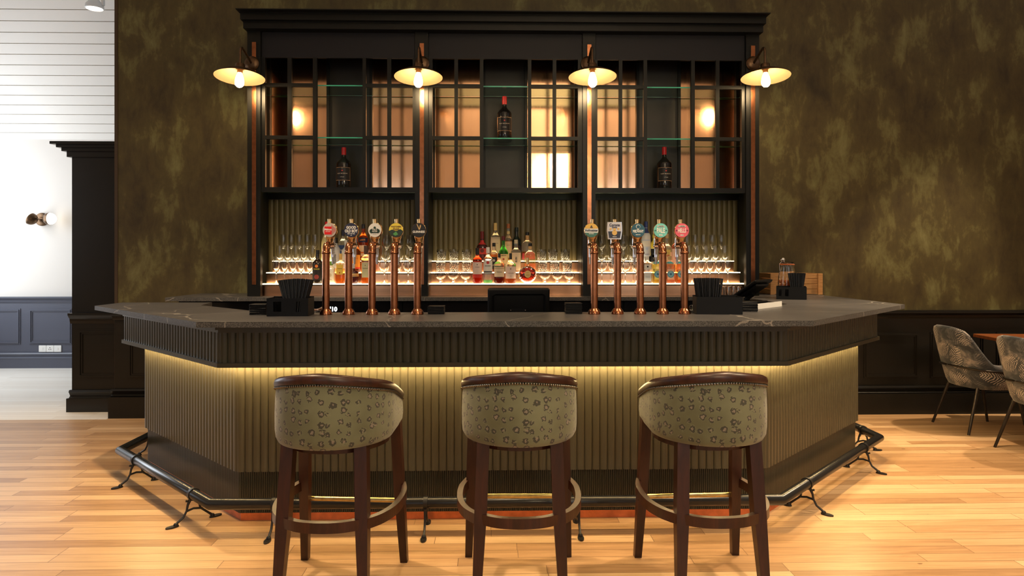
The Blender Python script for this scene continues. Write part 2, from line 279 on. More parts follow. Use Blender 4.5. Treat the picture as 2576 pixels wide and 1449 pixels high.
# ---- mesh builder
class MB:
    def __init__(s): s.v = []; s.f = []; s.m = []; s.s = []; s.uv = []
    def add(s, verts, faces, m=0, smooth=False, uvs=None):
        o = len(s.v); s.v.extend([tuple(p) for p in verts])
        for k, fc in enumerate(faces):
            s.f.append([i + o for i in fc]); s.m.append(m); s.s.append(smooth)
            s.uv.append([uvs[i] for i in fc] if uvs else None)
        return s
    def box(s, x0, x1, y0, y1, z0, z1, m=0, mt=None):
        v = [(x0, y0, z0), (x1, y0, z0), (x1, y1, z0), (x0, y1, z0), (x0, y0, z1), (x1, y0, z1), (x1, y1, z1), (x0, y1, z1)]
        if mt is not None: v = [mt @ Vector(p) for p in v]
        return s.add(v, [(0, 3, 2, 1), (4, 5, 6, 7), (0, 1, 5, 4), (1, 2, 6, 5), (2, 3, 7, 6), (3, 0, 4, 7)], m)
    def bbox(s, x0, x1, y0, y1, z0, z1, c=0.004, m=0, mt=None):     # box with chamfered vertical and top edges
        def ring(i, z): return [(x0 + c + i, y0 + i, z), (x1 - c - i, y0 + i, z), (x1 - i, y0 + c + i, z), (x1 - i, y1 - c - i, z), (x1 - c - i, y1 - i, z), (x0 + c + i, y1 - i, z), (x0 + i, y1 - c - i, z), (x0 + i, y0 + c + i, z)]
        rr = [ring(c, z0), ring(0, z0 + c), ring(0, z1 - c), ring(c, z1)]
        v = [p for r in rr for p in r]
        if mt is not None: v = [mt @ Vector(p) for p in v]
        f = [tuple(range(7, -1, -1)), tuple(range(24, 32))]
        for k in range(3):
            for i in range(8): f.append((k * 8 + i, k * 8 + (i + 1) % 8, k * 8 + 8 + (i + 1) % 8, k * 8 + 8 + i))
        return s.add(v, f, m)
    def prism(s, pts, z0, z1, m=0, mside=None):
        n = len(pts); v = [(x, y, z0) for x, y in pts] + [(x, y, z1) for x, y in pts]
        s.add(v, [tuple(range(n - 1, -1, -1)), tuple(range(n, 2 * n))], m)
        return s.add(v, [(i, (i + 1) % n, n + (i + 1) % n, n + i) for i in range(n)], m if mside is None else mside)
    def plate(s, pts, y0, y1, m=0, mt=None):                         # polygon in x,z extruded along y (y0 is the front)
        n = len(pts); v = [(x, y0, z) for x, z in pts] + [(x, y1, z) for x, z in pts]
        if mt is not None: v = [mt @ Vector(p) for p in v]
        return s.add(v, [tuple(range(n)), tuple(range(2 * n - 1, n - 1, -1))] + [(i, n + i, n + (i + 1) % n, (i + 1) % n) for i in range(n)], m)
    def lathe(s, prof, n=24, c=(0, 0, 0), m=0, mats=None, smooth=True, mt=None, rad=None, closed=False):
        v = []
        for r, z in prof:
            for k in range(n):
                a = 2 * PI * k / n; rr = r * (rad(a, z) if rad else 1.0)
                v.append((c[0] + rr * math.cos(a), c[1] + rr * math.sin(a), c[2] + z))
        if mt is not None: v = [mt @ Vector(p) for p in v]
        R = len(prof); rng = range(R if closed else R - 1)
        for j in rng:
            fs = []
            for k in range(n):
                a, b2 = j * n + k, j * n + (k + 1) % n; j2 = (j + 1) % R
                fs.append((a, b2, j2 * n + (k + 1) % n, j2 * n + k))
            o = len(s.v)
            if j == 0: s._o = o; s.v.extend([tuple(p) for p in v])
            for fc in fs:
                s.f.append([i + s._o for i in fc]); s.m.append(mats[j] if mats else m); s.s.append(smooth); s.uv.append(None)
        return s
    def tube(s, path, r, n=10, m=0, smooth=True, cap=True, taper=None, section=None, up=(0, 0, 1)):
        P = [Vector(p) for p in path]; v = []; k = len(P)
        ref = Vector(up)
        if any(abs((P[i + 1] - P[i]).normalized().dot(ref)) > .97 for i in range(k - 1)): ref = Vector((1, 0, 0)) if not any(abs((P[i + 1] - P[i]).normalized().x) > .97 for i in range(k - 1)) else Vector((0, 1, 0))
        for i, p in enumerate(P):
            t0 = (P[i] - P[i - 1]).normalized() if i else None
            t1 = (P[i + 1] - P[i]).normalized() if i < k - 1 else None
            t = (t0 + t1).normalized() if t0 and t1 else (t0 or t1)
            sc = 1.0
            if t0 and t1:
                cs = max(0.5, math.cos(t0.angle(t1) / 2)); sc = 1 / cs
            sd = t.cross(ref)
            if sd.length < 1e-4: sd = t.cross(Vector((1, 0, 0)))
            sd.normalize(); u2 = sd.cross(t).normalized()
            q = taper[i] if taper else 1.0
            if section: pts = [(sd * (x * sc * q) + u2 * (z * q)) for x, z in section]
            else: pts = [(sd * (math.cos(2 * PI * j / n) * r * q * sc) + u2 * (math.sin(2 * PI * j / n) * r * q)) for j in range(n)]
            v.extend([p + d for d in pts])
        n = len(section) if section else n
        f = []
        for i in range(k - 1):
            for j in range(n): f.append((i * n + j, i * n + (j + 1) % n, (i + 1) * n + (j + 1) % n, (i + 1) * n + j))
        s.add(v, f, m, smooth)
        if cap: s.add(v[:n], [tuple(range(n - 1, -1, -1))], m); s.add(v[-n:], [tuple(range(n))], m)
        return s
    def grid(s, rows, m=0, smooth=True, uvs=None, close_u=False, close_v=False):
        R, C = len(rows), len(rows[0]); v = [p for r in rows for p in r]; f = []
        for i in range(R if close_u else R - 1):
            for j in range(C if close_v else C - 1):
                f.append((i * C + j, i * C + (j + 1) % C, ((i + 1) % R) * C + (j + 1) % C, ((i + 1) % R) * C + j))
        return s.add(v, f, m, smooth, [q for r in uvs for q in r] if uvs else None)
    def sphere(s, c, r, n=16, m=0, sz=1.0, z0=-1.0, z1=1.0, mt=None):
        R = max(5, n // 2); a0, a1 = math.asin(z0), math.asin(z1)
        prof = [(max(1e-5, r * math.cos(a0 + (a1 - a0) * k / R)), r * sz * math.sin(a0 + (a1 - a0) * k / R)) for k in range(R + 1)]
        return s.lathe(prof, n, c, m, mt=mt)
    def mesh(s, name, mats, sharp=35):
        me = bpy.data.meshes.new(name); me.from_pydata(s.v, [], s.f)
        for mm in (mats if isinstance(mats, (list, tuple)) else [mats]): me.materials.append(mm)
        me.polygons.foreach_set('material_index', s.m); me.polygons.foreach_set('use_smooth', s.s)
        if any(u for u in s.uv):
            ul = me.uv_layers.new(name='UVMap'); i = 0
            for p, u in zip(me.polygons, s.uv):
                for k, li in enumerate(p.loop_indices): ul.data[li].uv = u[k] if u else (0, 0)
        me.validate(); me.update()
        if any(s.s):
            try: me.set_sharp_from_angle(angle=math.radians(sharp))
            except Exception: pass
        return me
    def build(s, name, mats, parent=None, sharp=35, off=None):
        if off is not None: s.v = [(x - off[0], y - off[1], z - off[2]) for x, y, z in s.v]
        o = bpy.data.objects.new(name, s.mesh(name, mats, sharp)); COL.objects.link(o)
        if parent: o.parent = parent
        return o
def tag(o, label, cat, group=None, kind=None):
    o['label'] = label; o['category'] = cat
    if group: o['group'] = group
    if kind: o['kind'] = kind
    return o
def thing(name, label, cat, loc=(0, 0, 0), rz=0.0, group=None):
    o = bpy.data.objects.new(name, None); COL.objects.link(o); o.empty_display_size = 0.1
    o.location = loc; o.rotation_euler = (0, 0, rz); return tag(o, label, cat, group)
def struct(name, mb, mats, label, cat='room', sharp=35):
    o = mb.build(name, mats, None, sharp); return tag(o, label, cat, None, 'structure')
def copy_tree(o, parent=None):
    c = o.copy(); COL.objects.link(c)
    if parent: c.parent = parent
    for ch in list(o.children): copy_tree(ch, c)
    return c
ORD = ['first', 'second', 'third', 'fourth', 'fifth', 'sixth', 'seventh', 'eighth']
# ---- lettering: mesh made from a font curve, laid in x,z facing -y, optionally bent round radius R
_tc = {}
def text_pts(body, size, bold=0.0, sx=1.0):
    key = (body, size, bold, sx)
    if key in _tc: return _tc[key]
    cu = bpy.data.curves.new('lettering', 'FONT'); cu.body = body; cu.size = size; cu.align_x = 'CENTER'; cu.align_y = 'CENTER'
    cu.resolution_u = 3; cu.offset = bold; cu.space_line = 0.85
    o = bpy.data.objects.new('lettering', cu); COL.objects.link(o)
    bpy.context.view_layer.update()
    me = bpy.data.meshes.new_from_object(o.evaluated_get(bpy.context.evaluated_depsgraph_get()))
    r = ([(v.co.x * sx, v.co.y) for v in me.vertices], [tuple(p.vertices) for p in me.polygons])
    bpy.data.objects.remove(o); bpy.data.curves.remove(cu); bpy.data.meshes.remove(me)
    _tc[key] = r; return r
def letter(mb, body, size, cx, cz, y, R=None, bold=0.0, rot=0.0, sx=1.0, m=0, fit=None):
    pts, fs = text_pts(body, size, bold, sx)
    if fit and pts:
        wd = max(p[0] for p in pts) - min(p[0] for p in pts); k = fit / wd if wd > 0 else 1
        pts = [(p[0] * k, p[1] * min(k * 1.15, 1.6)) for p in pts]
    v = []
    for x, z in pts:
        x, z = x * math.cos(rot) - z * math.sin(rot) + cx, x * math.sin(rot) + z * math.cos(rot) + cz
        if R: v.append((R * math.sin(x / R), -R * math.cos(x / R), z))
        else: v.append((x, y, z))
    mb.add(v, fs, m); return mb
def disc_pts(r, n=32, cx=0, cz=0, a0=0, a1=2 * PI, sx=1.0):
    full = abs(a1 - a0 - 2 * PI) < 1e-6
    return [(cx + sx * r * math.cos(a0 + (a1 - a0) * k / (n if full else n - 1)), cz + r * math.sin(a0 + (a1 - a0) * k / (n if full else n - 1))) for k in range(n)]
_cm = {}
def colm(c, rough=0.4, metal=0.0):
    k = (c, rough, metal)
    if k not in _cm: _cm[k] = mat('print_colour', c, rough, metal)
    return _cm[k]
# ------------------------------------------------------------------ the room
YW = 6.20                                     # back wall
XL = PX(297, YW)                              # left end of the papered wall
XR, XO, YF, YB = 6.6, -7.25, -4.0, 9.0
struct('floor', MB().prism([(XO, YF), (XR, YF), (XR, YW + .1), (XL - .05, YW + .1), (XL - .05, 6.10), (XO, 6.10)], -0.05, 0), M['floor'], 'warm oak strip floor of the bar room', 'floor')
mb = MB().prism([(XO, 6.1005), (XL - .0505, 6.1005), (XL - .0505, YW + .1005), (0, YW + .1005), (0, YB + .2), (XO, YB + .2)], -0.05, 0)
struct('floor_side_room', mb, M['floor_pale'], 'pale bright floor of the room beyond the opening', 'floor')
struct('wall_back', MB().box(XL, XR, YW, YW + .2, 0.0, 4.7), M['wallpaper'], 'wall with mottled olive green wallpaper behind the bar', 'wall')
mb = MB().box(XL - 0.03, XL - 0.0005, YW - .004, YW + .22, 0, 4.7)
struct('trim_1', mb, mat('brown_edge_trim', (0.05, 0.03, 0.012), 0.5), 'narrow brown edge strip at the end of the papered wall', 'trim')
struct('wall_right', MB().box(XR, XR + .15, YF, YW + .2, 0, 4.7), M['cream'], 'plain right wall of the bar room', 'wall')
def wall_with_window(name, axis, at, t, a0, a1, z1, holes, mat_, label):
    mb = MB(); cuts = sorted(holes); cur = a0
    def bx(p, q, zl, zh):
        if axis == 'x': mb.box(at - t, at, p, q, zl, zh)
        else: mb.box(p, q, at - t, at, zl, zh)
    for (p, q, zl, zh) in cuts:
        bx(cur, p, 0, z1); bx(p, q, 0, zl); bx(p, q, zh, z1); cur = q
    bx(cur, a1, 0, z1); struct(name, mb, mat_, label, 'wall')
wall_with_window('wall_left', 'x', XO, .15, YF, YB + .2, 5.8, [(2.3, 4.1, .9, 3.1), (6.7, 8.8, .8, 3.1)], M['cream'], 'left outer wall with two tall windows')
wall_with_window('wall_front', 'y', YF, .15, XO, XR, 3.2, [(-3.5, -1.7, .9, 3.1), (2.1, 3.9, .9, 3.1)], M['cream'], 'wall behind the viewer with two windows')
k = 1
for axis, at, p, q in (('x', XO, 2.3, 4.1), ('x', XO, 6.7, 8.8), ('y', YF, -3.5, -1.7), ('y', YF, 2.1, 3.9)):
    mb = MB(); gl = MB()
    def bx(m, u0, u1, d0, d1, zl, zh):
        if axis == 'x': m.box(at + d0, at + d1, u0, u1, zl, zh)
        else: m.box(u0, u1, at + d0, at + d1, zl, zh)
    for u0, u1, zl, zh in ((p, p + .06, .9, 3.1), (q - .06, q, .9, 3.1), (p, q, .82, .9), (p, q, 3.04, 3.1), ((p + q) / 2 - .025, (p + q) / 2 + .025, .9, 3.1), (p, q, 1.95, 2.0)): bx(mb, u0, u1, -.12, -.06, zl, zh)
    bx(gl, p, q, -.095, -.09, .9, 3.1)
    wn = struct('window_%d' % k, mb, M['white_board'], 'white window frame out of view', 'window'); k += 1
    gp = gl.build('window_pane', M['glass'], wn)
# sloping boarded ceilings (boards with gaps over a backing)
def boards(name, p0, p1, n, x0, x1, label, rot=0.0):
    (ya, za), (yb, zb) = p0, p1; mb = MB()
    L = math.hypot(yb - ya, zb - za); uy, uz = (yb - ya) / L, (zb - za) / L; ny, nz = (uz, -uy) if (-uy) < 0 else (-uz, uy)
    def quadbox(s0, s1, d0, d1, m):
        c = [(ya + uy * s + ny * d, za + uz * s + nz * d) for s, d in ((s0, d0), (s1, d0), (s1, d1), (s0, d1))]
        v = [(x0, y, z) for y, z in c] + [(x1, y, z + (rot * (x1 - x0))) for y, z in c]
        mb.add(v, [(0, 1, 2, 3), (7, 6, 5, 4)] + [(i, 4 + i, 4 + (i + 1) % 4, (i + 1) % 4) for i in range(4)], m)
    quadbox(0, L, -.05, -.012, 1); w_ = L / n
    for i in range(n): quadbox(i * w_, (i + 1) * w_ - .009, -.013, 0, 0)
    return struct(name, mb, [M['white_board'], M['groove']], label, 'ceiling')
boards('ceiling_back', (YW + .2, 4.55), (1.2, 6.4), 36, XL, XR, 'white boarded slope of the ceiling over the bar')
boards('ceiling_back_left', (YW - .1, 4.55 + .111), (1.2, 6.4), 36, XO, XL, 'white boarded slope of the ceiling left of the bar')
boards('ceiling_front', (1.2, 6.4), (YF - .1, 3.1), 40, XO, XR, 'white boarded slope of the ceiling behind the viewer')
boards('ceiling_side_room', (YB + .02, PZ(150, 355, YB)), (6.0, PZ(150, 355, YB) + 3.02), 31, XO, -0.5, 'white boarded sloping ceiling of the room on the left')
# left side room
struct('wall_side_room', MB().box(XO, 0, YB, YB + .15, 0, 3.2), M['cream'], 'warm white plaster wall beyond the opening on the left', 'wall')
def mould(mb, x0, x1, y, z0, z1, prof):        # horizontal moulding along x standing out toward -y; prof = [(fraction, depth)]
    pts = [(y, z0)] + [(y - d, z0 + f * (z1 - z0)) for f, d in prof] + [(y, z1)]
    n = len(pts); v = [(x0, a, b) for a, b in pts] + [(x1, a, b) for a, b in pts]
    mb.add(v, [tuple(range(n)), tuple(range(2 * n - 1, n - 1, -1))] + [(i, n + i, n + (i + 1) % n, (i + 1) % n) for i in range(n)], 0)
def panel_frame(mb, x0, x1, z0, z1, y, w=.035, d=.018):
    mb.box(x0, x1, y - d * .5, y, z0, z1) if False else None
    for a, b_, c, e in ((x0, x1, z0, z0 + w), (x0, x1, z1 - w, z1), (x0, x0 + w, z0 + w, z1 - w), (x1 - w, x1, z0 + w, z1 - w)):
        mb.box(a, b_, y - d * .45, y, c, e)
    q = w * .35
    for a, b_, c, e in ((x0 + q, x1 - q, z0 + q, z0 + w - q), (x0 + q, x1 - q, z1 - w + q, z1 - q), (x0 + q, x0 + w - q, z0 + w - q, z1 - w + q), (x1 - w + q, x1 - q, z0 + w - q, z1 - w + q)):
        mb.box(a, b_, y - d, y - d * .45, c, e)
TORUS = [(.0, .022), (.15, .03), (.35, .012), (.55, .020), (.8, .034), (1.0, .026)]
CAP = [(0, .006), (.25, .018), (.45, .02), (.6, .034), (.8, .05), (1.0, .05)]
YS = YB - .02
zt = PZ(90, 750, YS)
mb = MB().box(XO, 0, YS, YB - .0005, 0, zt - .06)
for a, b_ in ((-120, 52), (73, 181), (206, 320)): panel_frame(mb, PX(a, YS), PX(b_, YS), PZ(90, 866, YS), PZ(90, 776, YS), YS, .045)
struct('trim_2', mb, M['grey_wains'], 'blue grey panelled wainscot in the room on the left', 'trim')
mb = MB(); mould(mb, XO, 0, YS, zt - .065, zt + .02, CAP); struct('trim_3', mb, M['grey_wains'], 'blue grey dado rail in the room on the left', 'trim')
mb = MB(); mould(mb, XO, 0, YS, .12, .20, TORUS); mb.box(XO, 0, YS - .022, YS - .0005, 0, .125); struct('baseboard_side_room', mb, M['grey_wains'], 'blue grey skirting in the room on the left', 'baseboard')
# dark panelled jamb beside the opening
YJ = PX(231, 6.42) * 0 + 6.42
xa, xb = PX(181, YJ), XL + .06
zc = PZ(230, 388, YJ)
zdj = PZ(230, 795, YJ)
struct('wall_jamb', MB().box(xa, xb, YJ, YJ + .5, 0, zc + .06), M['dark_wains'], 'dark brown black panelled jamb beside the opening on the left', 'wall')
mb = MB()
mould(mb, xa - .01, xb, YJ - .0005, zdj - .07, zdj + .03, CAP)
panel_frame(mb, PX(196, YJ), PX(292, YJ) + .08, PZ(230, 951, YJ), PZ(230, 828, YJ), YJ - .0005, .045)
mould(mb, xa - .01, xb, YJ - .0005, PZ(230, 1003, YJ), PZ(230, 980, YJ), TORUS); mb.box(xa - .035, xb, YJ - .03, YJ - .0005, 0, PZ(230, 1001, YJ))
struct('trim_4', mb, M['dark_wains'], 'dado, panel frame and skirting on the dark jamb', 'trim')
mb = MB()
for a, (o_, z0, z1) in enumerate(((.03, -.03, .02), (.06, .02, .05), (.09, .05, .075), (.125, .075, .10))): mb.box(xa - o_, xb, YJ - o_, YJ + .5, zc + z0, zc + z1)
struct('trim_5', mb, M['dark_wains'], 'stepped dark cornice topping the panelled jamb', 'trim')
# dark wainscot under the wallpaper
YP = YW - .02; zd = PZ(2400, 783, YP)
mb = MB().box(XL - .02, XR, YP, YW - .0005, 0, zd - .06)
xx = 2.62; pw, gap = PX(2311, YP) - PX(2173, YP), PX(2340, YP) - PX(2311, YP)
x0 = PX(2173, YP)
for i in range(5): panel_frame(mb, x0 + i * (pw + gap), x0 + i * (pw + gap) + pw, PZ(2240, 951, YP), PZ(2240, 836, YP), YP, .04)
panel_frame(mb, PX(322, YP), PX(322, YP) + .55, PZ(320, 951, YP), PZ(320, 850, YP), YP, .04)
struct('trim_6', mb, M['dark_wains'], 'dark panelled wainscot under the olive wallpaper', 'trim')
mb = MB(); mould(mb, XL - .03, XR, YP, zd - .065, zd, CAP); mb.box(XL - .03, XR, YP - .03, YW - .0005, zd, zd + .012)
struct('trim_7', mb, M['dark_wains'], 'dark dado rail along the papered wall', 'trim')
mb = MB(); mould(mb, XL - .04, XR, YP, .185, .255, TORUS); mb.box(XL - .05, XR, YP - .05, YW - .0005, 0, .187)
struct('baseboard_back', mb, M['dark_wains'], 'tall dark skirting along the papered wall', 'baseboard')
# triple socket, wall light and track spot of the side room
t = thing('socket_plate', 'white triple wall socket on the blue grey wainscot', 'socket', (PX(127, YS), YS - .004, PZ(127, 877, YS)))
w3 = (PX(155, YS) - PX(98, YS)) / 3
for i in range(3):
    x = (i - 1) * w3; pl = MB().bbox(x - w3 / 2 + .001, x + w3 / 2 - .001, -.008, .004, -.043, .043, .003).build('face_plate', M['white_plastic'], t)
    pm = MB()
    for dx, dz in ((-.012, -.008), (.012, -.008), (0, .014)): pm.box(x + dx - .004, x + dx + .004, -.0095, -.007, dz - .005, dz + .005)
    if i == 1: pm.build('socket_holes', M['black_plastic'], pl)
    else: MB().box(x - .008, x + .008, -.0105, -.007, -.013, .013).build('switch_rocker', M['white_plastic'], pl)
YL = YB - .16
t = thing('wall_sconce', 'bronze two-globe wall light on the white plaster wall', 'wall light', (PX(107, YB), YB - .0005, PZ(107, 552, YB)))
MB().lathe([(.001, 0), (.085, 0), (.085, .02), (.07, .03), (.001, .03)], 28, mt=Matrix.Rotation(PI / 2, 4, 'X')).build('backplate', M['bronze'], t)
xs0, xs1 = PX(76, YL) - PX(107, YB), PX(118, YL) - PX(107, YB)
MB().tube([(0, -.02, 0), (0, -.15, 0)], .009).tube([(xs0, -.15, 0), (xs1, -.15, 0)], .008).build('arm', M['bronze'], t)
for xx, sg in ((xs0, -1), (xs1 + .03, 1)):
    rt = Matrix.Translation((xx, -.15, 0)) @ Matrix.Rotation(sg * PI / 2 * (1 if sg > 0 else .72), 4, 'Y')
    MB().sphere((0, 0, 0), .078, 28, z0=-.999, z1=0.05, mt=rt).build('shade_cup', M['bronze'], t)
    MB().sphere((0, 0, 0), .075, 28, z0=0.03, z1=.999, mt=rt).build('opal_globe', M['opal'], t)
YT = 7.3
t = thing('ceiling_spotlight', 'white adjustable spotlight under the boarded ceiling', 'spotlight', (PX(238, YT), YT, PZ(238, 14, YT)))
MB().lathe([(.001, .10), (.03, .095), (.05, .05), (.085, .01), (.09, -.03), (.08, -.035), (.075, -.02), (.001, -.02)], 24).build('lamp_head', M['white_plastic'], t)
MB().lathe([(.001, -.024), (.074, -.022)], 24).build('lens', M['spot_lens'], t)
zt2 = PZ(150, 355, YB) + (YB - YT) * 1.0067
MB().box(.075, .10, -.015, .015, 0, zt2 - PZ(238, 14, YT) - .04).box(-.6, .6, -.02, .02, zt2 - PZ(238, 14, YT) - .06, zt2 - PZ(238, 14, YT) - .025).build('bracket', M['white_plastic'], t)
# main room: ceiling track with five spot heads over the bar, and the globe chandelier that shows in the copper
for i, (p, a, e, ang) in enumerate(SPOTS):
    zz = (6.4 - 4.55) / (6.4 - 1.2) * (6.4 - p[1]) + 4.55 - p[2]
    t = thing('track_spotlight', 'white spotlight on a stem under the main ceiling, ' + ['far left', 'centre', 'right of centre', 'far right', 'nearest the viewer'][i], 'spotlight', p, group='spots over the bar')
    rt = (Vector(a) - Vector(p)).to_track_quat('-Z', 'Y').to_matrix().to_4x4()
    MB().lathe([(.001, .16), (.05, .15), (.06, .02), (.075, .015), (.075, .005), (.055, .03), (.052, .14), (.001, .145)], 20, mt=rt).build('lamp_head', M['white_plastic'], t)
    MB().tube([(0, 0, .14), (0, 0, zz - .02)], .012).build('stem', M['white_plastic'], t)
t = thing('globe_chandelier', 'chandelier of glowing glass globes reflected in the copper panels', 'chandelier', (1.12, -1.0, 3.08))
MB().tube([(0, 0, .12), (0, 0, 1.93)], .012).sphere((0, 0, .12), .05, 16).build('stem', M['bronze'], t)
for dx, dz in ((-.22, .16), (.05, .20), (.30, .14), (-.26, -.22), (.26, -.18)):
    MB().tube([(0, 0, .12), (dx * .6, -.08, max(.1, dz * .9)), (dx, -.1, dz + .08)], .008).build('arm', M['bronze'], t)
    MB().sphere((dx, -.1, dz), .095, 20).build('glass_globe', M['globe'], t)

# ------------------------------------------------------------------ the bar
ZT = 1.106
def cross_tip(px, c, sgn):                    # where the picture column meets the chamfer line  y + sgn*x = c
    a = (px - 1288) / FPX
    for _ in range(60): pass
    lo, hi = 2.5, 7.0
    for _ in range(50):
        mid = (lo + hi) / 2
        v = mid + sgn * PX(px, mid)
        # on a ray, y - |x| grows with distance
        if v < c: lo = mid
        else: hi = mid
    return (PX(px, lo), lo)
def chain(y, xl, xr, pl, pr, yend_l, yend_r):
    tl = cross_tip(pl, y + xl, 1); tr = cross_tip(pr, y - xr, -1)
    return [(tl[0], yend_l), tl, (xl, y), (xr, y), tr, (tr[0], yend_r)]
YEL, YER = 4.84, 6.12
panel = chain(3.705, PX(597, 3.705), PX(1928, 3.705), 366, 2157, YEL, YER)
apron = chain(3.585, PX(553, 3.585), PX(1976, 3.585), 314, 2205, YEL + .02, YER)
count = chain(3.405, PX(493, 3.405), PX(2046, 3.405), 238, 2276, 4.92, YW - .012)
def offset(path, d):                          # move the outline inward by d (path runs left to right round the front)
    P = [Vector(p) for p in path]; out = []
    for i in range(len(P)):
        ns = []
        if i: t = (P[i] - P[i - 1]).normalized(); ns.append(Vector((-t.y, t.x)))
        if i < len(P) - 1: t = (P[i + 1] - P[i]).normalized(); ns.append(Vector((-t.y, t.x)))
        if len(ns) == 2:
            b = (ns[0] + ns[1]); b = b / b.length_squared * 2 if b.length_squared > 0 else ns[0]
            out.append(tuple(P[i] + b * d * (1.0)))
        else: out.append(tuple(P[i] + ns[0] * d))
    return out
def ribs(mb, path, z0, z1, period, depth, seg=6, m=0):
    P = [Vector(p) for p in path]
    for a, b in zip(P[:-1], P[1:]):
        L = (b - a).length; n = max(1, round(L / period)); t = (b - a) / L; nn = Vector((t.y, -t.x)); w_ = L / n
        pts = []
        for i in range(n):
            for k in range(seg):
                f = k / seg; ang = PI * f
                pts.append(a + t * (w_ * (i + .5 - .5 * math.cos(ang))) + nn * depth * math.sin(ang))
        pts.append(b)
        v = [(p.x, p.y, z0) for p in pts] + [(p.x, p.y, z1) for p in pts]; q = len(pts)
        mb.add(v, [(i, i + 1, q + i + 1, q + i) for i in range(q - 1)], m, True)
        # closed lower lip of the ribs
        c = [p - nn * .02 for p in pts]
        v2 = [(p.x, p.y, z0) for p in pts] + [(p.x, p.y, z0) for p in c]
        mb.add(v2, [(q + i, q + i + 1, i + 1, i) for i in range(q - 1)], m)
    return mb
def band(mb, path, z0, z1, t, m=0):           # a solid strip of thickness t behind the path
    inn = offset(path, t); n = len(path)
    return mb.prism(list(path) + list(reversed(inn)), z0, z1, m)
ZL0, ZL1 = 0.853, 0.876
ZP0, ZK = 0.272, 0.045
bar = thing('bar_counter_base', 'bronze green fluted bar front with lit ledge and copper kick plate', 'bar counter', (0.05, 4.2, 0))
O = bar.location
inner = [(2.02, YER), (2.02, 4.66), (1.36, 4.0), (-1.34, 4.0), (-1.98, 4.64), (-1.98, YEL)]
core = offset(panel, .035)
mb = MB()
solid = core + inner
mb.prism(solid, 0.0, ZL1); mb.prism(offset(apron, .03) + inner, ZL1 + .0005, 1.072)
mb.build('carcass', M['bar_trim'], bar, off=O)
mb = ribs(MB(), panel, ZP0, ZL0 + .004, .0415, .0088); band(mb, offset(panel, .001), ZP0 + .001, ZL0, .03); mb.build('fluted_panel', M['bar_paint'], bar, off=O, sharp=50)
fine = offset(panel, .016)
mb = ribs(MB(), fine, ZK, ZP0 + .002, .0116, .005, 5); band(mb, offset(fine, .001), ZK + .001, ZP0, .018); mb.build('fine_fluted_plinth', M['bar_trim'], bar, off=O, sharp=50)
mb = MB(); band(mb, offset(panel, .024), 0.0005, ZK + .002, .01); mb.build('kick_plate', M['copper_kick'], bar, off=O)
mb = ribs(MB(), apron, ZL1, 1.034, .041, .0088); band(mb, offset(apron, .001), ZL1 + .001, 1.033, .028); mb.build('fluted_apron', M['bar_trim'], bar, off=O, sharp=50)
mb = MB(); band(mb, offset(apron, -.018), ZL0, ZL1 + .001, .15); mb.build('ledge', M['bar_trim'], bar, off=O)
mb = MB(); band(mb, offset(apron, -.012), 1.034, 1.050, .06); band(mb, offset(apron, -.03), 1.050, 1.0765, .08); mb.build('top_fillet', M['bar_trim'], bar, off=O)
mb = MB(); band(mb, offset(panel, -.052), ZL0 - .008, ZL0 - .0005, .012); mb.build('light_strip', M['led'], bar, off=O)
# stone worktop of the bar: one slab running round to the wall
poly = [count[0]] + count[1:] + [(2.0, YW - .012), (2.0, 4.65), (1.34, 3.985), (-1.32, 3.985), (-1.98, 4.62), (-2.03, 4.92)]
mb = MB().prism(poly, 1.078, ZT, 0, 1)
tag(mb.build('bar_worktop', [M['stone'], M['stone_edge']]), 'grey veined stone bar top, the front one with chamfered corners', 'worktop')
# dark working shelf behind the bar
t = thing('bar_work_shelf', 'dark steel work shelf tucked behind the bar top', 'work shelf', (0, 4.3, 0))
mb = MB().box(-1.25, 1.25, 4.02, 4.5, .84, .87); mb.build('shelf_board', M['black_plastic'], t, off=t.location)
for x in (-1.2, 1.2):
    for y in (4.05, 4.46): MB().box(x - .02, x + .02, y - .02, y + .02, 0, .84).build('leg', M['black_plastic'], t, off=t.location)
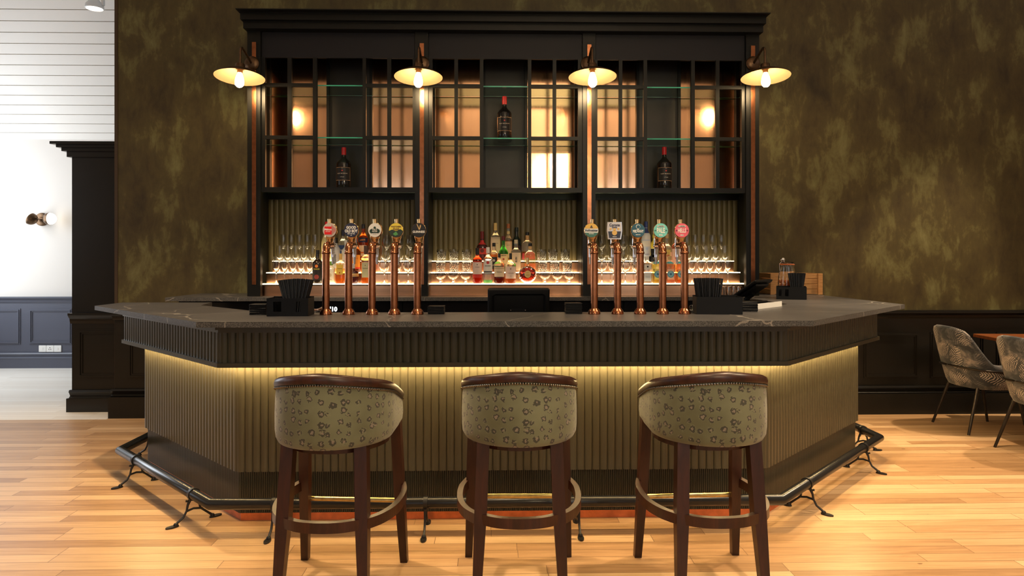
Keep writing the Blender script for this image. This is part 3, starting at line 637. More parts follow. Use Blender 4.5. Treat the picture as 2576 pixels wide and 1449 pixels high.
# foot rail
rail_z = .152
rp = chain(3.555, PX(530, 3.555), PX(1965, 3.555), 303, 2212, 5.25, 5.25)
fr = thing('foot_rail', 'black tubular foot rail on cast iron brackets round the bar', 'foot rail', (0.05, 4.0, 0))
P = [Vector((x, y, rail_z)) for x, y in rp]
mb = MB().tube([tuple(p) for p in P], .0285, 20); mb.build('rail_tube', M['rail_black'], fr, off=fr.location, sharp=60)
def bracket(p, dirv):
    n = Vector((dirv.y, -dirv.x, 0)).normalized(); d = Vector((dirv.x, dirv.y, 0)).normalized(); p = Vector((p[0], p[1], 0))
    mb = MB()
    ring = [(0.031, -.011), (.0335, -.011), (.0335, .011), (.031, .011)]
    q = Matrix.Translation(p + Vector((0, 0, rail_z))) @ d.to_track_quat('Z', 'Y').to_matrix().to_4x4()
    mb.lathe([(.0290, -.011), (.0335, -.011), (.0335, .011), (.0290, .011)], 20, mt=q)
    for s, reach in ((1, .115), (-1, .125)):
        pts = [(0.018 * s, .126), (.030 * s, .10), (.036 * s, .07), (.052 * s if s > 0 else .07 * s, .04), (reach * s * .82, .012)]
        mb.tube([tuple(p + n * u + Vector((0, 0, z))) for u, z in pts], .0075, 8, taper=[1.25, .9, .8, .8, .9])
        c = p + n * (reach * s * .95)
        qq = Matrix.Translation(c) @ Matrix.Rotation(math.atan2(n.y * s, n.x * s), 4, 'Z')
        mb.add([tuple(qq @ Vector((x * .034, y * .016, z))) for z in (0.0005, .008) for x, y in disc_pts(1, 14)] , [tuple(range(13, -1, -1)), tuple(range(14, 28))] + [(i, (i + 1) % 14, 14 + (i + 1) % 14, 14 + i) for i in range(14)])
        mb.sphere(tuple(qq @ Vector((-.018, 0, .010))), .013, 10)
    mb.tube([tuple(p + n * .037 + Vector((0, 0, .068))), tuple(p + n * 0.0 + Vector((0, 0, .075))), tuple(p - n * .045 + Vector((0, 0, .066)))], .006, 8)
    mb.tube([tuple(p + n * .036 + Vector((0, 0, .128))), tuple(p + n * .036 + Vector((0, 0, .118)))], .006, 8)
    mb.build('rail_bracket', M['iron'], fr, off=fr.location)
def on_seg(i, px):
    a, b = P[i], P[i + 1]; best = None
    for k in range(401):
        q = a.lerp(b, k / 400); d = q.x * SP + q.y * CP; r = q.x * CP - q.y * SP
        e = abs(1288 + FPX * r / d - px)
        if best is None or e < best[0]: best = (e, q)
    return best[1], (b - a)
for i, px in ((1, 343), (1, 487), (2, 1072), (2, 1453), (2, 690), (3, 2030), (3, 2172)):
    q, dv = on_seg(i, px); bracket((q.x, q.y), dv)
for i, y in ((0, 4.98), (4, 4.98)):
    bracket((P[1].x if i == 0 else P[4].x, y), (P[i + 1] - P[i]))

# ------------------------------------------------------------------ back bar
YBC = 5.53
xl = PX(415, YBC)
mb = MB().prism([(xl, YBC), (1.995, YBC), (1.995, YW - .012), (xl, YW - .012)], 1.076, ZT, 0, 1)
tag(mb.build('back_worktop', [M['stone'], M['stone_edge']]), 'long grey stone shelf under the shelving unit against the wall', 'worktop')
# black fridges and cupboards under the stone shelf
nf = 5; xs = [xl + .06 + (1.96 - xl - .06) * i / nf for i in range(nf + 1)]
for i in range(nf):
    t = thing('bottle_fridge', 'black undercounter fridge below the back shelf, ' + ORD[i] + ' from the left', 'fridge', ((xs[i] + xs[i + 1]) / 2, YBC + .1, 0), group='fridges under the back shelf')
    wv = (xs[i + 1] - xs[i]) / 2 - .003
    MB().box(-wv, wv, 0, .5, 0.0, 1.074).build('cabinet', M['black_plastic'], t)
    d = MB().bbox(-wv + .01, wv - .01, -.025, -.0005, .12, .93, .004).build('door', M['black_gloss'], t)
    MB().box(-wv + .03, wv - .03, -.032, -.0255, .90, .915).build('handle', M['steel'] if i < 0 else M['black_plastic'], d)
    cp = MB().box(-wv + .005, wv - .005, -.012, -.0005, .95, 1.06).build('control_strip', M['black_gloss'], t)
    if i == 1:
        m_ = MB(); letter(m_, "'10", .05, PX(840, YBC + .1) - t.location.x, PZ(840, 778, YBC + .1) , -.0135, bold=.002)
        m_.build('digital_display', M['digit'], cp)

YU = 5.68                                      # front of the shelving unit
cab = thing('back_bar_cabinet', 'tall black shelving unit with copper mirrored backs and stepped lights', 'shelving unit', (PX(1267, YU), 5.95, ZT))
O = cab.location
def cb(name, m, mb, sharp=35, parent=None): return mb.build(name, M[m] if isinstance(m, str) else m, parent or cab, sharp, off=O)
def gshelf(*a):
    g = MB().box(*a); g.m = [0, 0, 1, 1, 1, 1]; return g
ux0, ux1 = PX(622, YU), PX(1910, YU)
posts = [(622, 655), (1044, 1077), (1466, 1498), (1877, 1910)]
PXS = [(PX(a, YU), PX(b_, YU)) for a, b_ in posts]
zf0, zf1 = PZ(850, 146, YU + .03), PZ(850, 76, YU)
ztop = PZ(1266, 26, 5.5)
YBK = 6.10
for a, b_ in PXS:
    s_ = MB().box(a, b_, YU, YU + .05, ZT + .0005, zf1).build('post', M['black_paint'], cab, off=O)
    c0, c1 = a + (b_ - a) * .36, a + (b_ - a) * .68
    MB().box(c0 - .007, c0 - .0005, YU - .005, YU - .0004, PZ(640, 716, YU), PZ(640, 106, YU)).box(c1 + .0005, c1 + .007, YU - .005, YU - .0004, PZ(640, 716, YU), PZ(640, 106, YU)).build('post_bead', M['black_paint'], s_, off=O)
    MB().box(c0, c1, YU - .003, YU - .0004, PZ(640, 716, YU), PZ(640, 106, YU)).build('copper_inlay', M['copper'], s_, off=O)
# sides and partitions
for x0, x1 in ((ux0, ux0 + .03), (ux1 - .03, ux1)):
    MB().box(x0, x1, YU + .0505, YW - .0125, ZT + .0005, zf1).build('side_panel', M['black_paint'], cab, off=O)
for (a, b_) in PXS[1:3]:
    MB().box((a + b_) / 2 - .05, (a + b_) / 2 + .05, YU + .0505, YW - .0125, ZT + .0005, zf1).build('partition', M['black_paint'], cab, off=O)
cx0, cx1 = PX(592, 5.5), PX(1939, 5.5)
mb = MB()
zA = PZ(1266, 77, 5.62)
st = [(0.0, zA, zA + .055), (.33, zA + .055, zA + .06), (.40, zA + .06, zA + .115), (.75, zA + .115, zA + .12), (.8, zA + .12, ztop)]
for f, z0, z1 in ((.30, zf1 - .012, zA + .05), (.33, zA + .05, zA + .058), (.58, zA + .058, zA + .108), (.62, zA + .108, zA + .116), (1.0, zA + .116, ztop)):
    mb.box(ux0 + (cx0 - ux0) * f, ux1 + (cx1 - ux1) * f, YU - .02 - .16 * f, YW - .0125, z0, z1)
cb('cornice', 'black_paint', mb)
ST = .0
bars = [dict(l=(655, 667), v=[(723, 733.5), (787, 797), (912, 920.5), (974, 984)], r=(1038, 1044)),
        dict(l=(1077, 1088), v=[(1143, 1152), (1207, 1216), (1328, 1336.6), (1390.5, 1399.5)], r=(1454, 1466)),
        dict(l=(1498, 1503), v=[(1557, 1565.6), (1619, 1628), (1739, 1748), (1801, 1810)], r=(1866, 1877))]
YG = YU + .02
rails = [(212, 221), (343, 352), (472, 484)]
zr = [(PZ(1249, b_, YG), PZ(1249, a, YG)) for a, b_ in rails]
Z1E, Z2E, Z3E = PZ(1249, 713.5, 5.79), PZ(1249, 685, 5.90), PZ(1249, 656, 6.0)
TIERS = [(5.79, Z1E), (5.90, Z2E), (6.0, Z3E)]
BAYX = []
for bi, bd in enumerate(bars):
    x0, x1 = PXS[bi][1], PXS[bi + 1][0]
    xi0, xi1 = (ux0 + .0305 if bi == 0 else (PXS[bi][0] + PXS[bi][1]) / 2 + .0505), (ux1 - .0305 if bi == 2 else (PXS[bi + 1][0] + PXS[bi + 1][1]) / 2 - .0505)
    BAYX.append((xi0, xi1))
    # frieze
    cb('frieze_panel', 'frieze', MB().box(x0 + .008, x1 - .008, YU + .028, YU + .05, zf0, zf1).box(x0 + .0005, x1 - .0005, YU + .035, YU + .0495, zf0 + .005, zf1))
    # front grid: uprights and rails as one welded frame
    mb = MB()
    zb = zr[2][0]
    mb.box(x0 + .0005, PX(bd['l'][1], YG), YG, YG + .034, zb, zf0 - .0005); mb.box(PX(bd['r'][0], YG), x1 - .0005, YG, YG + .034, zb, zf0 - .0005)
    for a, b_ in bd['v']: mb.box(PX(a, YG), PX(b_, YG), YG + .0004, YG + .03, zb, zf0 - .0006)
    nv = bd['v']
    for k, (za, zb2) in enumerate(zr):
        xa_, xb_ = PX(bd['l'][1], YG), PX(bd['r'][0], YG)
        if k == 2: mb.box(xa_, xb_, YG + .0002, YG + .032, za, zb2)
        else:
            mb.box(xa_, PX(nv[1][0], YG), YG + .0002, YG + .028, za, zb2); mb.box(PX(nv[2][1], YG), xb_, YG + .0002, YG + .028, za, zb2)
    cb('front_grid', 'black_paint', mb)
    # copper backs either side of a dark niche
    zlo = zr[2][1]
    n0, n1 = PX(bd['v'][1][1], YG), PX(bd['v'][2][0], YG)
    for a, b_ in ((xi0, n0), (n1, xi1)): cb('copper_back', 'copper_mirror', MB().box(a, b_, YBK, YBK + .01, zlo, zf1 - .01))
    cb('niche_back', 'niche', MB().box(n0, n1, YBK - .004, YBK + .01, zlo, zf1 - .01))
    for a in (n0, n1): cb('niche_batten', 'black_paint', MB().box(a - .012, a + .012, YBK - .03, YBK - .0045, zlo, zf1 - .01))
    for a in ((xi0 + .0005), (xi1 - .0255)): cb('rear_upright', 'black_paint', MB().box(a, a + .025, YBK - .03, YBK - .0005, zlo, zf1 - .01))
    # copper lining on the inner faces
    for a in (xi0 + .0003, xi1 - .0033): cb('side_lining', 'copper_panel', MB().box(a, a + .003, YG + .035, YBK - .031, zlo, zf0))
    # glass shelves
    for k, (za, zb2) in enumerate(zr):
        zz = zb2 - .014 if k == 2 else (za + zb2) / 2 + .004
        if k < 2: cb('glass_shelf', [M['shelf_glass'], M['shelf_edge']], gshelf(xi0 + .004, xi1 - .004, YG + .0305, YBK - .032, zz - .005, zz + .005))
        else:
            cb('glass_shelf', [M['shelf_glass'], M['shelf_edge']], gshelf(xi0 + .004, xi1 - .004, YG + .0325, YBK - .032, zb2 - .011, zb2 - .001))
            cb('shelf_board', 'black_paint', MB().box(xi0 + .001, xi1 - .001, YBK - .03, YBK + .01, za - .03, zb2 - .012))
    # fluted lower back
    mb = ribs(MB(), [(xi0 + .0005, YBK + .004), (xi1 - .0005, YBK + .004)], Z3E - .2, zr[2][0] - .03, .046, .011); mb.box(xi0 + .0005, xi1 - .0005, YBK + .005, YBK + .02, Z3E - .2, zr[2][0] - .03)
    cb('fluted_back', 'flute_back', mb, 60)
    # copper plinth and the three lit steps
    cb('copper_plinth', 'copper_panel', MB().box(xi0 + .0005, xi1 - .0005, 5.765, 5.785, ZT + .001, Z1E - .016))
    for k, (ye, ze) in enumerate(TIERS):
        ye2 = TIERS[k + 1][0] if k < 2 else YBK - .008
        sx = .03 + .02 * k if bi != 1 else .004
        l_, r_ = (xi0 + sx, xi1 - .004) if bi == 0 else ((xi0 + .004, xi1 - .004) if bi == 1 else (xi0 + .004, xi1 - sx))
        cb('step_edge', 'black_paint', MB().box(l_, r_, ye - .003, ye + .012, ze - .016, ze - .007))
        cb('lit_step', 'tier_light', MB().box(l_, r_, ye, ye2 - .003, ze - .0068, ze))
        if k: cb('copper_riser', 'copper_panel', MB().box(l_, r_, ye + .013, ye + .017, TIERS[k - 1][1] + .0005, ze - .0165))
    for a, s_ in (((xi0 + .0005), 0), ((xi1 - .0055), 1)):
        cb('lower_side_lining', 'black_paint', MB().box(a, a + .005, YU + .052, YBK - .006, ZT + .001, zr[2][0] - .001))
# ------------------------------------------------------------------ wall lamps on the posts
def make_lamp(tilt):
    t = thing('wall_lamp', '', 'wall lamp')
    rx = Matrix.Rotation(PI / 2, 4, 'X')
    MB().lathe([(.001, 0.001), (.058, 0.001), (.06, .006), (.05, .016), (.03, .022), (.001, .026)], 28, mt=rx).build('backplate', M['bronze'], t)
    pth = [(0, -.02, 0), (0, -.10, .028), (0, -.20, .06)] + [(0, -.20 - .05 * math.sin(a), .06 - .03 * (1 - math.cos(a)) + .004) for a in (.5, 1.0)] + [(0, -.255, .02), (0, -.258, -.09)]
    MB().tube(pth, .010, 12).build('arm', M['bronze'], t)
    q = Matrix.Translation((0, -.258, -.09)) @ Matrix.Rotation(tilt, 4, 'X')
    MB().lathe([(.001, .012), (.034, .012), (.037, .006), (.037, -.022), (.03, -.03), (.001, -.03)], 24, mt=q).build('cap', M['bronze'], t)
    prof = [(.03, -.026), (.05, -.030), (.12, -.052), (.172, -.078), (.190, -.094), (.190, -.0965), (.170, -.082), (.118, -.056), (.05, -.034), (.03, -.030)]
    MB().lathe(prof, 48, mt=q, mats=[0] * 5 + [1] * 4).build('lamp_shade', [M['bronze'], M['shade_in']], t, 60)
    MB().lathe([(.001, -.03), (.021, -.03), (.021, -.062), (.001, -.062)], 20, mt=q).build('bulb_holder', M['bronze'], t)
    MB().lathe([(.012, -.0625), (.020, -.074), (.030, -.105), (.0345, -.135), (.031, -.158), (.018, -.173), (.001, -.177)], 24, mt=q).build('bulb', M['bulb'], t)
    return t
l0 = make_lamp(math.radians(-6))
for i, px in enumerate((634, 1062, 1479, 1894)):
    o = l0 if i == 0 else copy_tree(l0)
    o.location = (PX(px, YU), YU - .0035, PZ(px, 160, YU))
    o['label'] = 'bronze wall lamp with bare bulb on the %s post of the shelving unit' % ORD[i].replace('fourth', 'far right').replace('first', 'far left').replace('second', 'left centre').replace('third', 'right centre')
    o['group'] = 'wall lamps along the shelving unit'

# ------------------------------------------------------------------ drinking glasses
TY = [5.845, 5.952, 6.047]
TZ = [Z1E + .0006, Z2E + .0006, Z3E + .0006]
flute = MB().lathe([(.0005, .0005), (.028, .0), (.0285, .0018), (.012, .005), (.0048, .012), (.0036, .03), (.0036, .085), (.006, .097), (.013, .108), (.0215, .130), (.0265, .160), (.0268, .185), (.0238, .231), (.0226, .231), (.0255, .185), (.0252, .160), (.020, .132), (.0115, .112), (.0005, .106)], 20).mesh('champagne_flute', M['glass'], 60)
wineg = MB().lathe([(.0005, .0005), (.036, .0), (.0365, .002), (.014, .006), (.005, .014), (.004, .03), (.0045, .086), (.012, .095), (.030, .112), (.0425, .140), (.0435, .160), (.0385, .200), (.0345, .227), (.0333, .227), (.0372, .200), (.042, .160), (.041, .141), (.0285, .115), (.011, .100), (.0005, .097)], 24).mesh('wine_glass', M['glass'], 60)
balloon = MB().lathe([(.0005, .0005), (.031, .0), (.0315, .002), (.012, .010), (.0065, .018), (.010, .030), (.030, .040), (.046, .058), (.0495, .072), (.044, .096), (.035, .118), (.0338, .118), (.0427, .096), (.048, .072), (.0445, .059), (.029, .043), (.009, .035), (.0005, .034)], 24).mesh('brandy_glass', M['glass'], 60)
def tumbler():
    n = 40; mb = MB(); rows = []
    zs = [0, .004, .010, .019, .028, .037, .046, .055, .064, .074, .088, .101]
    for j, z in enumerate(zs):
        r = .036 + .006 * z / .1; row = []
        for k in range(n):
            cut = 0
            if 1 < j < 10: cut = -.0022 if (k + j) % 4 in (0,) or (k - j) % 4 in (0,) else 0.0008
            row.append(((r + cut) * math.cos(2 * PI * k / n), (r + cut) * math.sin(2 * PI * k / n), z))
        rows.append(row)
    for r, z in ((.0405, .101), (.0385, .06), (.036, .016), (.001, .014)): rows.append([(r * math.cos(2 * PI * k / n), r * math.sin(2 * PI * k / n), z) for k in range(n)])
    mb.grid(rows, smooth=False, close_v=True); mb.add(rows[0], [tuple(range(n - 1, -1, -1))]); return mb.mesh('cut_glass_tumbler', M['glass'])
tumb = tumbler()
ROWN = ['front', 'middle', 'back']; STEPN = ['bottom step', 'middle step', 'top step']
def glasses(me, name, what, cat, bay, tier, pxs, group):
    for i, px in enumerate(pxs):
        o = bpy.data.objects.new(name, me); COL.objects.link(o)
        o.location = (PX(px, TY[tier]), TY[tier], TZ[tier]); o.rotation_euler = (0, 0, .4 * i)
        n = len(pxs); pos = ORD[i] if n > 1 else 'only'
        tag(o, '%s on %s, %s bay, %s from left' % (what, STEPN[tier], bay, pos), cat, group)
LF = [(695, 716, 737, 757.5, 779), (703.5, 724, 744, 764.5, 786.5), (713, 733, 753.5, 773, 793)]
RF = [(1741, 1764, 1786, 1808, 1831), (1733, 1754, 1777, 1800, 1824), (1728, 1749, 1770, 1792, 1815)]
for k in range(3):
    glasses(flute, 'champagne_flute', 'clear champagne flute', 'glass', 'left', k, LF[k], 'champagne flutes in the left bay')
    glasses(flute, 'champagne_flute', 'clear champagne flute', 'glass', 'right', k, RF[k], 'champagne flutes in the right bay')
    glasses(wineg, 'wine_glass', 'clear wine glass', 'glass', 'left', k, [(967, 997, 1027), (970, 1003, 1031), (973, 1004, 1033)][k], 'wine glasses in the left bay')
    glasses(wineg, 'wine_glass', 'clear wine glass', 'glass', 'right', k, [(1514, 1543, 1573, 1601), (1514, 1540, 1568, 1595), (1513, 1541, 1568, 1593)][k], 'wine glasses in the right bay')
for k, pl, pr in ((1, (1109, 1143, 1174.5), (1365, 1396, 1427)), (2, (1111, 1142, 1174), (1363, 1391, 1422))):
    glasses(tumb, 'whisky_tumbler', 'cut whisky tumbler left of the bottles', 'glass', 'middle', k, pl, 'whisky tumblers left of the bottles')
    glasses(tumb, 'whisky_tumbler', 'cut whisky tumbler right of the bottles', 'glass', 'middle', k, pr, 'whisky tumblers right of the bottles')
glasses(balloon, 'brandy_glass', 'round brandy glass left of the bottles', 'glass', 'middle', 0, (1108, 1140, 1171.5), 'brandy glasses left of the bottles')
glasses(balloon, 'brandy_glass', 'round brandy glass right of the bottles', 'glass', 'middle', 0, (1371, 1402, 1432), 'brandy glasses right of the bottles')

# ------------------------------------------------------------------ bottles
_gm = {}
def G(c):
    if c not in _gm: _gm[c] = mat('bottle_glass', c, 0.02, trans=0.92, ior=1.4)
    return _gm[c]
CLEAR = (.96, .96, .93); AMBER = (.95, .50, .12); ORANGE = (.98, .45, .10); RED = (.85, .09, .03); GREEN = (.10, .55, .10); PALE = (.93, .86, .45); DARKRED = (.30, .03, .02); PINK = (.98, .55, .42)
WHITE = (.80, .76, .68); CREAM = (.80, .66, .42); BLACK = (.012, .012, .012)
def bottle(px, tier, ytop, wpx, label, body=CLEAR, liquid=None, fill=1.0, sh=.62, nk=.78, rn=.30, capz=.88, cap=BLACK, capr=1.12, lab=None, square=False, sy=1.0, opaque=False, name='liquor_bottle', bulge=0.0, loc=None, H=None, R=None, taper=0.0, cat='bottle', labels=()):
    if loc is None:
        Y = TY[tier]; loc = (PX(px, Y), Y, TZ[tier]); H = PZ(px, ytop, Y) - TZ[tier]; R = wpx / 2 * (loc[0] * SP + Y * CP) / FPX
        if not square: sy = min(sy, (.040, .0425, .0395)[tier] / R * (1.15 if tier == 0 else 1))
    t = thing(name, label, cat, loc, 0, 'bottles on the lit steps' if name == 'liquor_bottle' else 'large wine bottles on the shelves')
    rb = R; rnk = R * rn
    def sq(a, z):
        if not square or z > sh * H + .012: return 1.0
        c, s_ = abs(math.cos(a)), abs(math.sin(a)); return 1.0 / ((c ** 6 + s_ ** 6) ** (1 / 6.0)) * .93
    prof = [(.001, .002), (rb * .55, .004), (rb * .90, 0), (rb * (1 - taper), .007)]
    for f in (.25, .5, .75): prof.append((rb * (1 - taper * (1 - f)) * (1 + bulge * math.sin(PI * f)), .007 + (sh * H - .007) * f))
    prof.append((rb, sh * H))
    for k in range(1, 7):
        f = k / 6; prof.append((rnk + (rb - rnk) * (.5 + .5 * math.cos(PI * f)) ** .9, sh * H + (nk - sh) * H * f))
    prof += [(rnk * .97, (nk + capz) / 2 * H), (rnk, capz * H + .004), (.001, capz * H + .0045)]
    fz = fill * sh * H
    mats = [0 if (prof[j + 1][1] + prof[j][1]) / 2 <= fz or fill >= 1.0 else 1 for j in range(len(prof) - 1)]
    mb = MB().lathe(prof, 28, rad=sq, mats=mats)
    mb.v = [(x, y * sy, z) for x, y, z in mb.v]
    if opaque: ms = [mat('bottle_finish', body, .12, coat=.3)] * 2
    else: ms = [G(liquid or body), G(body)]
    mb.build('bottle_body', ms, t, 60)
    if cap:
        cr = rnk * capr
        MB().lathe([(cr, capz * H), (cr * 1.02, capz * H + .003), (cr, H - .002), (cr * .9, H), (.001, H)], 20).build('cap', colm(cap, .35), t)
    for lb in (([lab] if lab else []) + list(labels)):
        z0, z1, half, col, texts = lb[:5]
        zz0, zz1 = z0 * H, z1 * H; rows = []
        def rr(a, z):
            zc_ = min(z, sh * H); f = max(0, (zc_ - .007) / (sh * H - .007)); rad_ = rb * (1 - taper * (1 - f)) * (1 + bulge * math.sin(PI * f))
            if z > sh * H:
                f2 = min(1, (z - sh * H) / ((nk - sh) * H)); rad_ = rnk + (rb - rnk) * (.5 + .5 * math.cos(PI * f2)) ** .9
            return rad_ * sq(a, z) + .0007
        for z in [zz0 + (zz1 - zz0) * k / 4 for k in range(5)]:
            rows.append([(rr(a, z) * math.cos(a), rr(a, z) * math.sin(a) * sy, z) for a in [-PI / 2 - half + 2 * half * k / 12 for k in range(13)]])
        mbl = MB().grid(rows)
        lo = mbl.build('label', colm(col, .5), t, 60)
        for ti, tx in enumerate(texts):
            if tx[0] == 'disc':
                _, dz, dr, dc = tx; rw = [[(x, -(math.sqrt(max(0, rr(-PI / 2, dz * H) ** 2 - x * x)) if not square else rr(-PI / 2, dz * H)) * sy - .0008 - .0003 * ti, dz * H + z) for x, z in disc_pts(dr * R * q, 24)] for q in (.02, .35, .7, 1)]
                MB().grid(rw, close_v=True).build('emblem', colm(dc, .5), lo)
            elif tx[0] == 'band':
                _, bz0, bz1, dc = tx; rows = [[(rr(a, z) * math.cos(a) * 1.008, (rr(a, z) * math.sin(a)) * sy * 1.008 - .0003, z) for a in [-PI / 2 - half + 2 * half * k / 12 for k in range(13)]] for z in (bz0 * H, bz1 * H)]
                MB().grid(rows).build('label_band', colm(dc, .5), lo)
            else:
                body_, size, tz, tc = tx[:4]; rot = tx[4] if len(tx) > 4 else 0
                m_ = MB(); r_ = rr(-PI / 2, tz * H)
                wmax = 2 * r_ * math.sin(min(half, 1.15)) * .92
                pts, _f = text_pts(body_, size, 0.0002, 1.0); wd = (max(p[0] for p in pts) - min(p[0] for p in pts)) if pts else 0
                fit = wmax if (wd > wmax and not rot) else None
                letter(m_, body_, size, 0, tz * H, -r_ - .0009 - .0003 * ti, None if square else r_ + .0016 + .0003 * ti, bold=.0002, rot=rot, fit=fit)
                m_.v = [(x, y * sy if not square else y, z) for x, y, z in m_.v]
                m_.build('lettering', colm(tc, .5), lo)
    return t
DK = (.02, .018, .016); GLD = (.75, .52, .18)
# left bay
bottle(799.5, 0, 629, 26, 'dark bottle with yellow lettering beside the champagne flutes', (.02, .012, .008), sh=.60, nk=.76, rn=.33, opaque=True, lab=(.10, .58, 1.2, (.015, .012, .010), [('PASSOÃ', .0145, .43, (.80, .75, .12)), ('disc', .52, .30, (.85, .25, .05)), ('disc', .20, .45, (.30, .05, .04))]))
bottle(822, 2, 558, 27, 'tall yellow cream bottle with red cap behind the first beer tap', (.93, .80, .40), sh=.42, nk=.80, rn=.30, cap=(.75, .03, .03), opaque=True, lab=(.08, .34, 1.0, (.85, .66, .20), [('band', .18, .21, (.6, .1, .05))]))
bottle(845, 1, 598, 21, 'pale silver bottle with black upright lettering', (.62, .63, .66), sh=.66, nk=.80, rn=.42, capz=.84, cap=BLACK, opaque=True, labels=[(.08, .64, .9, (.66, .67, .70), [('Blavod', .030, .38, BLACK, PI / 2)])])
bottle(863, 2, 578, 24, 'clear bottle with blue label and steel pourer', CLEAR, sh=.55, nk=.74, rn=.28, capz=.80, cap=(.02, .025, .06), lab=(.06, .50, 1.1, (.02, .05, .17), [('VODKA', .012, .34, WHITE), ('band', .12, .2, (.5, .55, .65))]))
bottle(832.5, 0, 657, 22, 'short squat cream bottle with green stopper', (.90, .84, .66), sh=.62, nk=.80, rn=.40, capz=.82, cap=(.18, .40, .05), square=True, opaque=True, lab=(.10, .52, .85, (.92, .86, .68), [('disc', .38, .4, (.70, .60, .38)), ('TEQUILA', .008, .18, (.25, .2, .1))]))
bottle(857, 0, 638, 25, 'square amber bottle with yellow arched label', CLEAR, ORANGE, .86, sh=.66, nk=.78, rn=.26, capz=.80, cap=(.70, .45, .12), square=True, lab=(.30, .64, .62, (.78, .52, .08), [('Cuervo', .0125, .50, (.15, .05, .02)), ('disc', .36, .14, (.4, .05, .03))]))
bottle(870, 1, 604, 21, 'plain white bottle behind the second beer tap', (.85, .82, .74), sh=.66, nk=.80, rn=.34, cap=(.8, .78, .7), opaque=True, lab=(.2, .5, 1.0, (.88, .85, .78), [('RUM', .013, .35, (.4, .25, .1))]))
bottle(896, 1, 598, 23, 'brown bottle with bright orange label', (.40, .10, .02), sh=.58, nk=.78, rn=.32, cap=(.5, .08, .03), lab=(.10, .50, 1.15, (.85, .32, .03), [('ORANGE', .011, .40, (.6, .05, .02)), ('BITTER', .008, .26, (.45, .08, .02)), ('band', .10, .15, (.7, .06, .03))]))
bottle(914, 2, 564, 25, 'red orange aperitif bottle with slanted navy label', (.96, .16, .02), sh=.60, nk=.78, rn=.28, cap=(.02, .02, .03), labels=[(.50, .63, 1.2, (.015, .015, .05), [('APEROL', .0145, .565, (.95, .38, .06), .12)]), (.12, .42, .8, (.80, .60, .40), [('band', .2, .24, (.75, .2, .05))])])
bottle(889, 0, 663, 25, 'squat round dark bottle with clear ball stopper', (.06, .012, .012), sh=.58, nk=.74, rn=.32, capz=.76, cap=(.6, .6, .62), bulge=.12, opaque=True, lab=(.36, .5, 1.4, (.7, .5, .2), [('band', .40, .44, (.3, .1, .05))]))
bottle(921, 0, 618, 24, 'square amber liqueur bottle with cream label and tall stopper', CLEAR, ORANGE, .92, sh=.66, nk=.76, rn=.42, capz=.78, cap=(.10, .05, .03), square=True, lab=(.16, .56, .66, (.58, .56, .34), [('DISARONNO', .0085, .40, (.12, .08, .03)), ('disc', .48, .12, (.25, .2, .1))]))
bottle(940, 2, 596, 22, 'deep red bitter bottle with red and white label behind the third tap', (.60, .02, .02), sh=.66, nk=.80, rn=.30, cap=(.75, .72, .68), lab=(.40, .66, 1.1, (.62, .03, .03), [('CAMPARI', .0105, .56, WHITE), ('band', .62, .65, WHITE)]))
# middle bay
bottle(1213, 2, 582, 28, 'red sealed round-bodied bottle at the back left of the middle bay', (.06, .012, .012), sh=.46, nk=.66, rn=.30, capz=.74, cap=(.16, .012, .014), sy=.8, opaque=True, labels=[(.55, .70, 1.4, (.62, .03, .03), []), (.22, .42, 1.0, (.45, .04, .03), [('disc', .34, .35, (.10, .02, .02))])])
bottle(1246.5, 2, 561, 25, 'tall clear whisky bottle with large cream label and gold cap', CLEAR, (.95, .62, .25), .5, sh=.60, nk=.76, rn=.32, cap=(.72, .52, .20), capz=.80, lab=(.04, .62, 1.2, (.82, .66, .46), [('MACALLAN', .009, .46, (.3, .2, .1)), ('12', .014, .30, (.45, .3, .15))]))
bottle(1201, 0, 624, 24, 'red amber whisky bottle with pale mountain label', (.80, .10, .03), sh=.66, nk=.78, rn=.36, capz=.82, cap=BLACK, lab=(.16, .60, 1.2, (.80, .62, .55), [('TALISKER', .0095, .46, (.2, .1, .1)), ('disc', .53, .10, BLACK), ('band', .16, .26, (.55, .03, .02))]))
bottle(1227.5, 0, 622, 23, 'clear rum bottle with white label, red emblem and white cap', CLEAR, sh=.66, nk=.80, rn=.34, capz=.84, cap=(.80, .80, .80), lab=(.28, .63, 1.15, (.80, .80, .76), [('disc', .575, .32, (.55, .03, .03)), ('BACARDI', .0125, .485, BLACK), ('band', .30, .34, (.1, .1, .1))], ), labels=[(.02, .10, 1.2, (.15, .45, .12), [])])
bottle(1242.5, 1, 611, 20, 'black labelled whiskey bottle behind the clear rum', CLEAR, (.75, .25, .05), .9, sh=.60, nk=.76, rn=.36, cap=BLACK, square=True, lab=(.10, .52, .7, (.014, .014, .014), [('disc', .40, .3, (.5, .5, .48)), ('WHISKEY', .008, .24, WHITE)]))
bottle(1266.5, 1, 594, 24, 'green whiskey bottle with cream label and dark red cap', (.06, .50, .05), sh=.52, nk=.74, rn=.32, cap=(.16, .015, .02), lab=(.16, .50, 1.2, (.84, .68, .36), [('JAMESON', .0115, .46, (.05, .04, .02)), ('disc', .36, .22, (.45, .08, .04)), ('band', .20, .22, (.5, .35, .15))]))
bottle(1256, 0, 637, 27, 'cognac bottle with dark cap and ornate cream label', CLEAR, (.35, .05, .02), .60, sh=.62, nk=.80, rn=.22, capz=.86, cap=BLACK, taper=-.0, lab=(.22, .54, 1.1, (.78, .64, .46), [('Hennessy', .0125, .38, (.15, .08, .05)), ('band', .49, .51, (.4, .25, .1))]))
